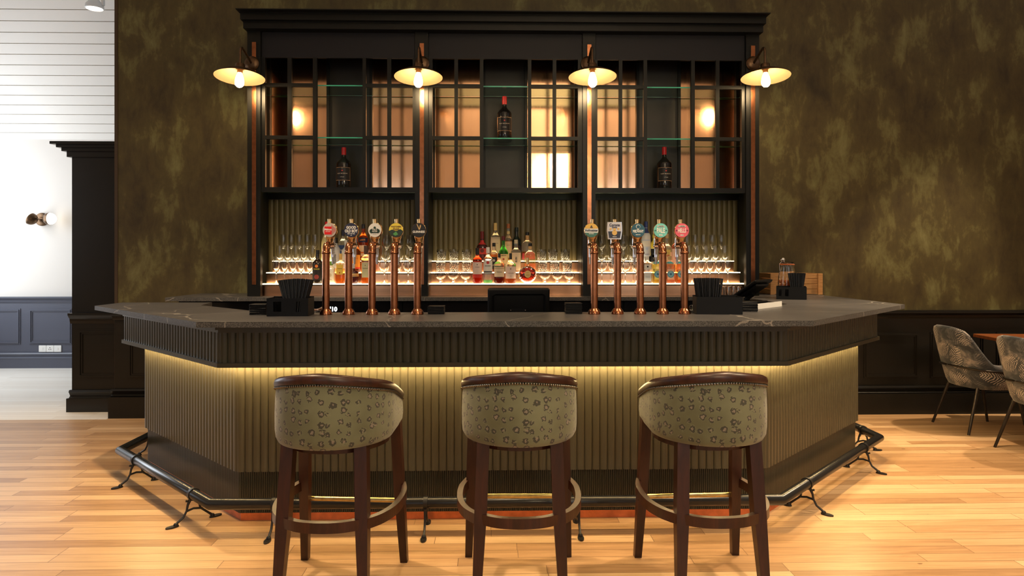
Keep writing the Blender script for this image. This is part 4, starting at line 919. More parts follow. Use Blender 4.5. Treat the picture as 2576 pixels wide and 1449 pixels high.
bottle(1284.5, 0, 637, 28, 'cognac bottle with black stopper and pinkish label', CLEAR, (.88, .35, .10), .35, sh=.60, nk=.78, rn=.22, capz=.80, cap=BLACK, lab=(.16, .56, 1.1, (.84, .66, .58), [('COURVOISIER', .0085, .34, (.35, .15, .12)), ('disc', .48, .12, (.25, .12, .1)), ('VS', .007, .24, (.3, .1, .1))]))
bottle(1279, 2, 563, 19, 'slim tall orange topped bottle with gold medallion', CLEAR, (.95, .45, .12), .9, sh=.54, nk=.70, rn=.40, capz=.88, cap=(.42, .13, .04), lab=(.08, .52, 1.2, (.85, .60, .38), [('MORAY', .008, .42, (.35, .2, .1))]), labels=[(.72, .80, 1.2, (.80, .62, .28), [])])
bottle(1299.5, 2, 572, 24, 'almost black tall bottle at the back of the middle bay', (.012, .018, .014), sh=.56, nk=.76, rn=.34, cap=(.012, .02, .018), opaque=True, lab=(.10, .46, 1.1, (.03, .012, .014), [('ANK', .013, .34, (.75, .6, .6))]))
bottle(1298, 1, 603, 25, 'clear whisky bottle with cream label and dark brush characters', CLEAR, (.95, .72, .35), .7, sh=.62, nk=.76, rn=.32, capz=.88, cap=(.72, .62, .45), lab=(.05, .60, 1.15, (.84, .70, .50), [('波\n門\n崎', .019, .38, BLACK)]))
bottle(1326.5, 2, 584, 27, 'round shouldered bourbon bottle with black stopper, rear of the pair', CLEAR, (.85, .30, .10), .62, sh=.60, nk=.72, rn=.32, capz=.90, cap=BLACK, sy=.8, lab=(.06, .26, 1.3, (.62, .08, .10), [('BOURBON', .008, .2, (.2, .05, .05))]), labels=[(.74, .88, 1.5, (.62, .38, .16), [])])
bottle(1333.5, 1, 612, 28, 'round shouldered bottle of pale spirit with orange label, front of the pair', CLEAR, PALE, .95, sh=.62, nk=.76, rn=.30, capz=.90, cap=BLACK, sy=.85, lab=(.04, .30, 1.25, (.88, .22, .07), [('RYE', .012, .2, (.4, .06, .03))]), labels=[(.80, .895, 1.5, (.62, .38, .16), [])])
# round decanter
Y = TY[0]; Rd = 45 / 2 * Y / FPX
t = thing('liquor_bottle', 'round fluted dark cognac decanter with gold oval label', 'bottle', (PX(1327, Y), Y, TZ[0]), 0, 'bottles on the lit steps')
Hd = PZ(1327, 648, Y) - TZ[0]; zc_ = Rd * .985
rows = []
for j in range(15):
    u = -1 + 2 * j / 14
    rr_ = Rd * math.sqrt(max(0.0004, 1 - (abs(u)) ** 2.4)); row = []
    for k in range(48):
        a = 2 * PI * k / 48; f = 1 + (.045 if k % 2 else -.02) * (1 - abs(u) * .4)
        row.append((rr_ * f * math.cos(a), u * .042, zc_ + .93 * rr_ * f * math.sin(a)))
    rows.append(row)
mb = MB().grid(rows, close_v=True, smooth=False); mb.build('bottle_body', G((.26, .03, .018)), t)
MB().lathe([(.030, -.0005), (.030, .012), (.016, .02), (.001, .02)], 20).build('base_foot', G(CLEAR), t)
MB().lathe([(.030, zc_ * 1.72), (.020, zc_ * 1.86), (.012, zc_ * 2.02), (.012, Hd * .88), (.001, Hd * .88)], 24).build('neck', G((.98, .75, .5)), t)
MB().lathe([(.0145, Hd * .74), (.0145, Hd - .002), (.013, Hd), (.001, Hd)], 20).build('cap', M['gold'], t)
lo = MB().plate(disc_pts(.0315, 30, 0, zc_ * 1.05, sx=.86), -.0475, -.0428).build('label', colm((.80, .58, .22), .4), t)
m_ = MB(); letter(m_, 'XO', .020, 0, zc_ * .92, -.0479, bold=.0003); letter(m_, 'REMY', .009, 0, zc_ * 1.22, -.0479); m_.build('lettering', colm((.45, .25, .05), .5), lo)
# right bay
bottle(1625, 2, 557, 23, 'tall frosted vodka bottle with blue cap', (.78, .78, .76), sh=.62, nk=.80, rn=.34, capz=.84, cap=(.03, .06, .22), opaque=True, lab=(.06, .54, 1.2, (.62, .66, .74), [('VODKA', .013, .16, (.12, .16, .35)), ('band', .36, .50, (.82, .78, .70)), ('disc', .30, .3, (.45, .55, .75))]), labels=[(.70, .83, 1.5, (.03, .05, .2), [])])
bottle(1645, 2, 590, 20, 'yellow liqueur bottle behind the third right-hand tap', (.92, .72, .06), sh=.62, nk=.80, rn=.32, cap=(.85, .7, .1), opaque=True, lab=(.2, .5, 1.0, (.95, .85, .3), [('LIMONE', .008, .35, (.2, .35, .1))]))
bottle(1643, 1, 626, 26, 'squat black apothecary gin bottle with white diamond label', (.012, .012, .014), sh=.62, nk=.74, rn=.40, capz=.84, cap=BLACK, opaque=True, lab=(.14, .44, .9, (.82, .74, .64), [("HENDRICK'S", .008, .3, (.15, .12, .1))]))
bottle(1627, 0, 645, 24, 'clear square gin bottle with grey white labels', CLEAR, sh=.74, nk=.84, rn=.42, capz=.86, cap=(.75, .74, .72), square=True, labels=[(.08, .40, .66, (.70, .72, .74), [('Chadwick', .0095, .24, (.2, .25, .3))]), (.52, .70, .66, (.78, .74, .68), [('disc', .62, .2, BLACK)])])
for px, col, what, ll in ((1652, (.96, .86, .22), 'pale yellow', 'leftmost'), (1684.5, (.98, .60, .40), 'peach pink', 'middle one'), (1710, (.98, .42, .12), 'orange', 'rightmost')):
    bottle(px, 0, 644, 25, 'tall square %s gin bottle with round blue label, %s of the three' % (what, ll), CLEAR, col, .93, sh=.70, nk=.80, rn=.36, capz=.86, cap=(.62, .42, .20), square=True, lab=(.14, .52, .62, (.97 * col[0], .92 * col[1], .9 * col[2]), [('disc', .335, .70, (.10, .36, .52)), ('disc', .335, .52, (.20, .52, .68)), ('disc', .335, .22, (.04, .16, .30)), ('MALFY', .0075, .42, (.85, .8, .5)), ('GIN', .006, .26, (.85, .8, .5))]), labels=[(.72, .80, 1.5, (.08, .42, .52), [])])
bottle(1678, 1, 588, 24, 'clear round shouldered bottle with small gold label', CLEAR, (.98, .82, .62), .7, sh=.60, nk=.76, rn=.30, capz=.88, cap=(.62, .42, .2), labels=[(.18, .52, 1.1, (.92, .62, .46), [('disc', .42, .3, (.55, .15, .08))]), (.42, .58, .5, (.70, .52, .12), [('No3', .008, .5, (.15, .1, .05))])])
bottle(1702, 1, 590, 26, 'pink gin bottle with white label and red disc', (.96, .30, .22), sh=.66, nk=.80, rn=.34, capz=.86, cap=(.85, .82, .8), lab=(.06, .62, 1.2, (.90, .66, .58), [('disc', .38, .52, (.72, .06, .04)), ('disc', .38, .34, (.92, .45, .25)), ('PINK', .010, .18, (.6, .05, .05))]))
# large wine bottles on the glass shelves
def winebottle(px, ybase, ytop, where, zb):
    Y = YG + .20; x = PX(px, Y); H = PZ(px, ytop, Y) - zb; R = 37 / 2 * Y / FPX
    t = bottle(0, 0, 0, 0, 'large red-sealed wine bottle on the %s' % where, (.010, .009, .009), sh=.60, nk=.78, rn=.27, capz=.82, cap=(.55, .015, .02), capr=1.14, opaque=True, name='wine_bottle', loc=(x, Y, zb), H=H, R=R,
               lab=(.20, .515, 1.15, (.013, .012, .013), [('band', .505, .512, (.62, .36, .18)), ('band', .205, .212, (.62, .36, .18)), ('disc', .435, .10, (.70, .06, .05)), ('RUBY MORROW', .0125, .365, (.72, .60, .48)), ('la Pintada', .009, .285, (.7, .66, .6)), ('2016', .006, .49, (.75, .7, .65))]))
    lb = [c for c in t.children if c.name.startswith('label')][0]
    rows = []
    for sg in (-1, 1):
        rows = [[((R + .0012) * math.cos(a), (R + .0012) * math.sin(a), z * H) for a in (-PI / 2 + sg * 1.13, -PI / 2 + sg * 1.16)] for z in (.205, .512)]
        if sg < 0: rows = [list(reversed(r)) for r in rows]
        MB().grid(rows).build('label_border', colm((.62, .36, .18), .5), lb)
    return t
zshelf = [(za + zb2) / 2 + .004 + .0055 for za, zb2 in zr[:2]] + [zr[2][1] - .0005]
winebottle(865, 470, 371, 'lowest glass shelf of the left bay', zshelf[2])
winebottle(1269, 346, 243, 'middle glass shelf of the centre bay', zshelf[1])
winebottle(1671, 472, 370, 'lowest glass shelf of the right bay', zshelf[2])

# ------------------------------------------------------------------ beer taps
def flat(mb, pts, y, m=0): return mb.plate(pts, y - .0004, y + .0004, m)
def art_add(parent, name, pts_list, y, col):
    mb = MB()
    for p in pts_list: flat(mb, p, y)
    return mb.build(name, colm(col, .35), parent)
def art_text(parent, items, y, col):
    mb = MB()
    for it in items:
        b, s_, x, z = it[:4]; letter(mb, b, s_, x, z, y, bold=it[4] if len(it) > 4 else .0003, sx=it[5] if len(it) > 5 else 1.0, fit=it[6] if len(it) > 6 else None)
    return mb.build('lettering', colm(col, .35), parent)
def rect(x0, x1, z0, z1): return [(x0, z0), (x1, z0), (x1, z1), (x0, z1)]
def chord(r, z0, n=24, up=True):
    a = math.asin(max(-1, min(1, z0 / r)))
    return disc_pts(r, n, a0=a, a1=PI - a) if up else disc_pts(r, n, a0=PI - a, a1=2 * PI + a)
BR = .0415
def badge_art(b, kind):
    y = -.0120; W_ = (.85, .83, .78)
    T = lambda *a: art_text(b, *a)
    if kind == 'mahou':
        art_add(b, 'print_field', [disc_pts(BR * .96, 36)], y, (.55, .50, .46))
        for k in range(7): art_add(b, 'print_stripe', [rect(.012 + .004 * k, .0135 + .004 * k, -.030 + .004 * k, .030 - .004 * k)], y - .0008, (.60, .03, .03))
        art_add(b, 'print_square', [rect(-.029, .013, -.025, .020)], y - .0014, (.75, .02, .025)); T([('Mahou', .0155, -.008, .003, .0006), ('★★★★★', .006, -.008, -.009)], y - .0022, W_)
    elif kind == 'oldboy':
        art_add(b, 'print_field', [disc_pts(BR * .96, 36)], y, (.015, .018, .05)); T([('GOOD', .0205, 0, .014, .0010, .85), ('OLD BOY', .0205, 0, -.006, .0010, .85, .072), ('BEST BITTER', .0075, 0, -.021, .0003), ('ALE', .005, 0, -.030)], y - .001, W_)
    elif kind == 'stella':
        art_add(b, 'print_field', [disc_pts(BR * .96, 36)], y, (.72, .71, .68))
        art_add(b, 'print_scroll', [disc_pts(.012, 18, -.019, -.006), disc_pts(.012, 18, .019, -.006), rect(-.019, .019, -.016, .008), disc_pts(.0075, 14, 0, .013)], y - .001, (.025, .055, .045))
        T([('STELLA', .009, 0, .003, .0003), ('ARTOIS', .009, 0, -.007, .0003)], y - .002, W_); T([('BELGIUM', .005, 0, -.022)], y - .002, (.3, .3, .3))
    elif kind == 'gold':
        art_add(b, 'print_field', [disc_pts(BR * .96, 36)], y, (.78, .62, .06))
        art_add(b, 'print_hill', [chord(BR * .96, -.004, up=False), [(-.040, -.004), (-.022, .003), (-.006, -.004)], [(.006, -.004), (.024, .006), (.0395, -.004)]], y - .001, (.02, .035, .02))
        art_add(b, 'print_meadow', [[(-.018, -.022), (.0, -.008), (.012, -.024), (-.004, -.032)]], y - .0018, (.08, .30, .08)); T([('THATCHERS', .0105, 0, .019, .0004, 1.0, .058), ('Gold', .017, 0, .005, .0006)], y - .0024, (.12, .04, .02))
    elif kind == 'stout':
        art_add(b, 'print_field', [disc_pts(BR * .96, 36)], y, (.010, .009, .009))
        art_add(b, 'print_harp', [[(-.012, .034), (-.008, .034), (.004, .008), (.006, .026), (.012, .032), (.012, .020), (.006, .004), (.001, .002)]], y - .001, (.70, .45, .18)); T([('GUINNESS', .0145, 0, -.010, .0005, 1.0, .068)], y - .0012, W_)
    elif kind == 'bear':
        art_add(b, 'print_field', [disc_pts(BR * .96, 36)], y, (.80, .80, .76)); art_add(b, 'print_top', [chord(BR * .96, .010)], y - .001, (.80, .50, .10)); art_add(b, 'print_bottom', [chord(BR * .96, -.014, up=False)], y - .001, (.05, .18, .15))
        art_add(b, 'print_emblem', [rect(-.008, .008, .013, .018), [(-.006, .018), (.006, .018), (.002, .028), (-.002, .028)]], y - .002, (.08, .06, .05))
        T([('Hofmeister', .0155, 0, -.001, .0005, 1.0, .074)], y - .002, (.03, .05, .09)); T([('BAVARIA', .007, 0, -.0195, .0003)], y - .002, W_)
    elif kind == 'corona':
        art_add(b, 'print_field', [[(-.038, .044), (.038, .044), (.041, .0), (.034, -.048), (-.034, -.048), (-.041, 0)]], y, (.62, .62, .68)); art_add(b, 'print_lower', [[(-.037, -.006), (.037, -.006), (.031, -.044), (-.031, -.044)]], y - .001, (.018, .025, .055))
        art_add(b, 'print_emblem', [disc_pts(.0145, 24, 0, -.014), disc_pts(.008, 16, 0, .006), disc_pts(.006, 12, -.022, .008), disc_pts(.006, 12, .022, .008)], y - .0018, (.75, .48, .14))
        T([('Corona', .021, 0, .030, .0008, 1.0, .060), ('Extra', .013, 0, .0165, .0006)], y - .0024, (.04, .04, .09)); T([('PREMIUM', .0055, 0, -.037)], y - .0024, W_)
    elif kind == 'midway':
        art_add(b, 'print_field', [disc_pts(BR * .96, 36)], y, (.012, .085, .13)); art_add(b, 'print_emblem', [disc_pts(.0125, 20, 0, .021)], y - .001, (.55, .60, .60)); art_add(b, 'print_fish', [disc_pts(.010, 16, .001, .020, sx=1.0)], y - .0016, (.012, .085, .13))
        art_add(b, 'print_peak', [[(-.007, .004), (.007, .004), (0, .012)]], y - .0012, W_); T([('MIDWAY', .0215, 0, -.006, .0007, .8, .062), ('SESSION IPA', .005, 0, -.025)], y - .0018, (.80, .82, .80))
    elif kind in ('pale', 'hells'):
        c = (.16, .55, .50) if kind == 'pale' else (.72, .11, .16)
        art_add(b, 'print_field', [disc_pts(BR * .98, 36)], y, c); art_add(b, 'print_plate', [rect(-.020, .020, .019, .028), rect(-.009, .009, -.031, -.0235)], y - .001, W_)
        T([('CAMDEN', .0085, 0, .0235, .0004)], y - .002, (.05, .1, .1)); T([('PALE' if kind == 'pale' else 'HELLS', .030, 0, -.002, .0008, .62, .046)], y - .0016, W_); T([('ALE' if kind == 'pale' else 'LAGER', .0055, 0, -.0272, .0002)], y - .002, (.05, .1, .1))
        art_add(b, 'print_mark', [disc_pts(.005, 12, -.031, -.001), disc_pts(.005, 12, .031, -.001)], y - .001, tuple(v * .25 for v in c))
badge_disc = MB().lathe([(.001, .010), (BR * .97, .010), (BR, .006), (BR, -.006), (BR * .95, -.009), (.001, -.009)], 36, mt=Matrix.Rotation(-PI / 2, 4, 'X'))
tap_parts = {}
def tap_mesh():
    tap_parts['base_flange'] = (MB().lathe([(.034, .0), (.0345, .004), (.033, .014), (.028, .024), (.0215, .031), (.0205, .034), (.001, .034)], 28).mesh('base_flange', M['copper'], 60))
    pth = [(0, 0, .030), (0, 0, .350)] + [(0, .040 - .040 * math.cos(a), .350 + .040 * math.sin(a)) for a in [PI / 2 * k / 7 for k in range(1, 8)]] + [(0, .115, .390)]
    tap_parts['column'] = MB().tube(pth, .0208, 20).lathe([(.0208, 0), (.0235, .002), (.0235, .012), (.0208, .014)], 20, (0, 0, .338)).mesh('column', M['copper'], 60)
    rx = Matrix.Translation((0, .115, .390)) @ Matrix.Rotation(-PI / 2, 4, 'X')
    sp = MB().lathe([(.001, -.002), (.017, 0), (.019, .004), (.015, .010), (.012, .03), (.016, .034), (.016, .055), (.001, .057)], 18, mt=rx)
    sp.lathe([(.015, .042), (.016, .02), (.014, -.01), (.012, -.02)], 16, (0, .155, .39)); sp.lathe([(.009, .075), (.014, .066), (.012, .05), (.015, .042)], 16, (0, .155, .39))
    sp.tube([(0, .155, .372), (0, .158, .34), (0, .158, .322)], .0105, 14)
    tap_parts['spout'] = sp.mesh('spout', M['chrome'], 50)
    tap_parts['nozzle'] = MB().lathe([(.001, .302 - .022), (.0055, .302 - .022), (.0095, .335), (.001, .335)], 14, (0, .158, 0)).mesh('nozzle', M['steel'], 50)
    tap_parts['handle'] = MB().lathe([(.001, .375), (.018, .378), (.0175, .400), (.021, .420), (.028, .434), (.024, .47), (.012, .505), (.0105, .52), (.012, .538), (.001, .540)], 20, (0, .085, 0)).mesh('handle', M['gold'], 60)
tap_mesh()
KINDS_ = [(820, 790, 831, 'mahou', 'red and white round badge', 'first'), (877, 790, 884.5, 'oldboy', 'dark navy round badge', 'second'), (936, 790, 945, 'stella', 'pale grey round badge', 'third'), (992, 790, 997, 'gold', 'yellow and green round badge', 'fourth'), (1050, 789.5, 1054, 'stout', 'black round badge with gold harp', 'fifth'),
          (1495, 788, 1487, 'bear', 'gold, white and green round badge', 'sixth'), (1553.5, 788, 1545, 'corona', 'silver and navy six-sided badge', 'seventh'), (1610.5, 788, 1604, 'midway', 'dark teal round badge', 'eighth'), (1667, 787.5, 1661, 'pale', 'turquoise round badge', 'ninth'), (1722, 787, 1714, 'hells', 'pink red round badge', 'tenth')]
YTAP = 3.83
for px, py, pb, kind, desc, nth in KINDS_:
    t = thing('beer_tap', 'copper beer tap with a %s' % desc, 'beer tap', (PX(px, YTAP), YTAP, ZT), 0, 'copper beer taps on the bar top')
    for nm in ('base_flange', 'column', 'spout', 'handle'):
        o = bpy.data.objects.new(nm, tap_parts[nm]); COL.objects.link(o); o.parent = t
        if nm == 'spout':
            o2 = bpy.data.objects.new('nozzle', tap_parts['nozzle']); COL.objects.link(o2); o2.parent = o
    bx = PX(pb, YTAP + .058) - PX(px, YTAP)
    if kind == 'corona':
        mb = MB().plate([(-.041, .047), (.041, .047), (.044, .0), (.037, -.051), (-.037, -.051), (-.044, 0)], -.0110, .010)
        b = mb.build('badge', M['chrome'], t)
    else:
        mb = MB(); mb.v = list(badge_disc.v); mb.f = list(badge_disc.f); mb.m = list(badge_disc.m); mb.s = list(badge_disc.s); mb.uv = list(badge_disc.uv)
        b = mb.build('badge', M['gold'], t, 40)
    b.location = (bx, .058, .474)
    if kind == 'stella': b.rotation_euler = (0, 0, math.radians(-14))
    if kind == 'mahou': b.rotation_euler = (0, 0, math.radians(-10))
    badge_art(b, kind)
# ------------------------------------------------------------------ things on the bar
straw_me = MB().tube([(0, 0, 0), (0, 0, .195)], .004, 8, cap=False).mesh('drinking_straw', M['straw'], 60)
def caddy(loc, rz, wx, dy, h, name_lab, n, sx0, sx1, spread, slots, what):
    t = thing('bar_caddy', name_lab, 'bar caddy', loc, rz, 'black bar caddies')
    mb = MB(); a, b = wx / 2, dy / 2; w_ = .004
    mb.box(-a, a, -b, b, 0.0004, .006)
    mb.box(-a, -a + w_, -b + w_, b - w_, .006, h); mb.box(a - w_, a, -b + w_, b - w_, .006, h); mb.box(-a, a, b - w_, b, .006, h + .004)
    xs_ = [-a] + [q for s_ in slots for q in s_] + [a]
    for i in range(0, len(xs_), 2): mb.box(xs_[i], xs_[i + 1], -b, -b + w_, .006, h)
    for s0, s1 in slots: mb.box(s0, s1, -b, -b + w_, .006, .024); mb.box(s0, s1, -b, -b + w_, h - .018, h)
    mb.build('tray', M['black_plastic'], t)
    for x in (sx0 - .012, sx1 + .012):
        if -a + .01 < x < a - .01: MB().box(x - .0015, x + .0015, -b + w_ + .0003, b - w_ - .0003, .0063, h - .003).build('divider', M['black_plastic'], t)
    Mx = Matrix.Translation(loc) @ Matrix.Rotation(rz, 4, 'Z')
    cxs, cw = (sx0 + sx1) / 2, (sx1 - sx0) / 2
    cells = [(-cw + (q + .5 * (r % 2)) * .0094, -b + .020 + r * .0090) for r in range(int((2 * b - .038) / .0090)) for q in range(int(2 * cw / .0094) + 1) if -cw + (q + .5 * (r % 2)) * .0094 <= cw]
    for q in random.sample(cells, min(n, len(cells))):
        o = bpy.data.objects.new('drinking_straw', straw_me); COL.objects.link(o)
        o.location = Mx @ Vector((cxs + q[0], q[1], .0068)); o.rotation_euler = Matrix.Rotation(rz, 3, 'Z').to_4x4().to_euler()
        o.rotation_euler = (Matrix.Rotation(rz, 3, 'Z') @ Matrix.Rotation(spread * q[0] / max(cw, .01), 3, 'Y')).to_euler()
        tag(o, 'black drinking straw bundled in the %s' % what, 'straw', 'straws in the ' + what)
    return t
x0, x1 = PX(666, 3.72), PX(770, 3.72); wx = x1 - x0
caddy(((x0 + x1) / 2 + .008, 3.79, ZT), math.radians(1.5), wx, .135, .098, 'black bar caddy with straws on the left of the bar top', 72, wx / 2 - .112, wx / 2 - .045, .28, [(-wx * .34, -wx * .15), (wx * .19, wx * .31)], 'left bar caddy')
x0, x1 = PX(1774, 3.78), PX(1873, 3.78); wx = x1 - x0
caddy(((x0 + x1) / 2 - .018, 3.86, ZT), math.radians(-7), wx + .03, .14, .098, 'black bar caddy with straws right of the beer taps', 80, -wx / 2 + .012, -wx / 2 + .112, .12, [], 'bar caddy right of the taps')
x0, x1 = PX(1989, 5.15), PX(2034, 5.15)
caddy(((x0 + x1) / 2 - .03, 5.23, ZT), math.radians(-22), .215, .14, .095, 'black bar caddy with straws in front of the wooden crate', 64, .010, .075, .16, [(-.09, -.07), (-.045, -.02)], 'bar caddy by the wooden crate')
# stacks of black coasters: each coaster is its own thing
cm = MB().bbox(-.046, .046, -.046, .046, 0, .0052, .0012).mesh('coaster', M['black_plastic'])
for px, Y, n, s_, what in ((655, 3.86, 11, 1.0, 'beside the left bar caddy'), (1098, 3.905, 8, 1.0, 'right of the fifth beer tap'), (1442, 3.905, 11, 1.0, 'left of the sixth beer tap'), (1880, 4.02, 11, 1.0, 'beside the right bar caddy')):
    for i in range(n):
        o = bpy.data.objects.new('coaster', cm); COL.objects.link(o); o.location = (PX(px, Y) + random.uniform(-.001, .001), Y + random.uniform(-.001, .001), ZT + .0004 + i * .0054); o.rotation_euler = (0, 0, random.uniform(-.03, .03))
        tag(o, 'black coaster in the stack %s, %s' % (what, 'topmost one' if i == n - 1 else ('lowest one' if i == 0 else 'number %d from the bottom' % (i + 1))), 'coaster', 'coasters ' + what)
# small polished things between the taps and caddies
t = thing('bar_jigger', 'small chrome jigger lying by the left bar caddy', 'jigger', (PX(799, 3.90), 3.90, ZT + .021), 0)
q = Matrix.Rotation(math.radians(35), 4, 'Z') @ Matrix.Rotation(math.radians(82), 4, 'Y')
MB().lathe([(.020, -.045), (.006, 0), (.018, .038), (.0165, .038), (.005, .001), (.0185, -.045)], 20, mt=q).build('cups', M['chrome'], t)
MB().lathe([(.008, -.004), (.009, 0), (.008, .004)], 16, mt=q).build('waist_ring', M['chrome'], t)
o = MB().lathe([(.001, 0), (.016, .0), (.019, .012), (.014, .02), (.02, .03), (.012, .042), (.001, .044)], 9, (0, 0, 0), smooth=False).build('crystal_stopper', M['glass'])
o.location = (PX(1741, 3.93), 3.93, ZT + .0005); tag(o, 'small faceted glass stopper beside the right bar caddy', 'stopper')
# till screen in the middle
Y = 4.22
t = thing('till_screen', 'black till monitor seen from behind in the middle of the bar', 'till', (PX(1305, Y), Y, .8705), math.radians(2.5))
zt_ = PZ(1305, 725, Y) - .8705; hw = 78 * Y / FPX
tl = Matrix.Translation((0, .0, zt_)) @ Matrix.Rotation(math.radians(9), 4, 'X')
MB().bbox(-hw, hw, -.018, .018, -.285, 0, .008, mt=tl).build('monitor', M['black_plastic'], t)
MB().bbox(-hw * .86, hw * .86, -.0225, -.0185, -.27, -.03, .012, mt=tl).build('rear_housing', M['black_plastic'], t)
rh = MB().box(-.055, .045, -.030, -.0230, -.155, -.125, mt=tl).build('handle_recess', M['black_gloss'], t)
MB().sphere((-.05, -.031, -.133), .0035, 8, mt=tl).sphere((.04, -.031, -.133), .0035, 8, mt=tl).build('screw', M['chrome'], rh)
MB().bbox(-.06, .055, -.06, -.0230, -.29, -.155, .006, mt=tl).build('stand_arm', mat('dark_olive_plastic', (.06, .05, .022), .5), t)
MB().box(-.03, .03, -.01, .05, .01, zt_ - .27).build('stand_neck', M['black_plastic'], t)
MB().bbox(-.12, .12, -.09, .10, 0, .012, .004).build('stand_base', M['black_plastic'], t)
# till on a white edged drawer at the right corner
t = thing('cash_tray', 'white edged black cash tray set in the right corner of the bar top', 'cash tray', (1.605, 4.375, ZT + .0005), math.radians(45))
MB().box(-.225, .225, -.142, .13, 0, .026).build('tray', M['black_plastic'], t)
MB().box(-.225, .225, -.148, -.1425, 0, .033).build('front_edge', M['white_plastic'], t)
t = thing('till_screen', 'black tilted till screen standing on the white edged cash tray', 'till', (1.605, 4.375, ZT + .0270), math.radians(45))
MB().bbox(-.03, .15, -.09, .09, 0, .012, .004).build('stand_base', M['black_plastic'], t)
MB().tube([(.075, .03, .01), (.075, .01, .035), (.075, -.02, .058)], .018, 12).build('stand_neck', M['black_plastic'], t)
tl = Matrix.Translation((.075, -.02, .090)) @ Matrix.Rotation(math.radians(-34), 4, 'X') @ Matrix.Scale(.86, 4)
MB().bbox(-.15, .15, -.11, .11, -.004, .014, .006, mt=tl).build('monitor', M['black_plastic'], t)
MB().bbox(-.11, .11, -.085, .085, -.024, -.0045, .008, mt=tl).build('rear_housing', M['black_plastic'], t)
# wooden crate with kilner jar at the right back of the bar
Y0 = 5.87; xa_, xb_ = PX(1937, Y0), PX(2068, Y0); hc = PZ(2000, 688, Y0) - ZT
t = thing('wooden_crate', 'small slatted pine crate standing against the wall on the bar top', 'crate', ((xa_ + xb_) / 2, Y0 + .13, ZT + .0005))
wv = (xb_ - xa_) / 2
for k in range(4):
    z0 = .004 + k * hc / 4
    MB().box(-wv, wv, -.13, -.118, z0, z0 + hc / 4 - .004).build('front_slat', M['crate_wood'], t)
    for s_ in (-1, 1): MB().box(min(s_ * wv, s_ * (wv - .012)), max(s_ * wv, s_ * (wv - .012)), -.1175, .13, z0, z0 + hc / 4 - .004).build('side_slat', M['crate_wood'], t)
    MB().box(-wv + .0125, wv - .0125, .118, .13, z0, z0 + hc / 4 - .004).build('back_slat', M['crate_wood'], t)
for s_ in (-1, 1):
    MB().box(min(s_ * (wv - .0005), s_ * (wv - .04)), max(s_ * (wv - .0005), s_ * (wv - .04)), -.142, -.1305, 0, hc).build('corner_batten', M['crate_wood'], t)
MB().box(-wv + .013, wv - .013, -.117, .117, .004, .012).build('bottom_board', M['crate_wood'], t)
Y = 5.46; zj = ZT + .0005; hj = PZ(1980, 658, Y) - zj; rj = .070
t = thing('storage_jar', 'clip-top glass jar with orange snacks and rubber seal behind the far caddy', 'jar', (PX(1980, Y), Y, zj))
MB().lathe([(.001, .004), (rj * .9, 0), (rj, .01), (rj, .12), (rj * .92, .18), (rj * .76, hj * .86), (rj * .78, hj * .9), (rj * .75, hj * .9), (rj * .72, hj * .86), (rj * .88, .178), (rj * .955, .12), (rj * .955, .012), (.001, .010)], 32).build('jar_body', M['glass'], t, 60)
MB().lathe([(rj * .79, hj * .905), (rj * .84, hj * .915), (rj * .79, hj * .925)], 32).build('rubber_seal', M['rubber'], t)
MB().lathe([(rj * .78, hj * .928), (rj * .78, hj * .955), (rj * .60, hj * .985), (.001, hj * .99), (.001, hj * .97), (rj * .7, hj * .945)], 32).build('glass_lid', M['glass'], t, 60)
MB().tube([(-rj * .86, -.006, hj * .70), (-rj * .9, 0, hj * .93), (-rj * .55, -.0, hj * 1.02), (-rj * .3, 0, hj * .99)], .003, 6).tube([(-rj * .84, 0, hj * .75), (-rj * .98, 0, hj * .62), (-rj * .9, 0, hj * .55)], .0025, 6).build('wire_clip', M['chrome'], t)
MB().sphere((-rj * .5, 0, hj * 1.055), .019, 14).build('clip_ball', M['chrome'], t)
mb = MB()
for i in range(150):
    a, r_ = random.uniform(0, 2 * PI), rj * .84 * math.sqrt(random.random()); z = random.uniform(.018, .135)
    mb.sphere((r_ * math.cos(a), r_ * math.sin(a), z), random.uniform(.008, .013), 6)
sn = mb.build('snack_mix', M['nuts'], t); sn['kind'] = 'stuff'
# upturned small glasses on the back shelf behind the right caddy
me = MB().lathe([(.001, .085), (.016, .085), (.0175, .08), (.018, .05), (.024, .0), (.0225, .0), (.0165, .05), (.015, .074), (.001, .076)], 14, smooth=False).mesh('shot_glass', M['glass'])
for i, px in enumerate((1823, 1836, 1848, 1860)):
    o = bpy.data.objects.new('shot_glass', me); COL.objects.link(o); o.location = (PX(px, 5.63), 5.63, ZT + .0005)
    tag(o, 'small upturned shot glass behind the right caddy, %s from the left' % ORD[i], 'glass', 'upturned shot glasses')

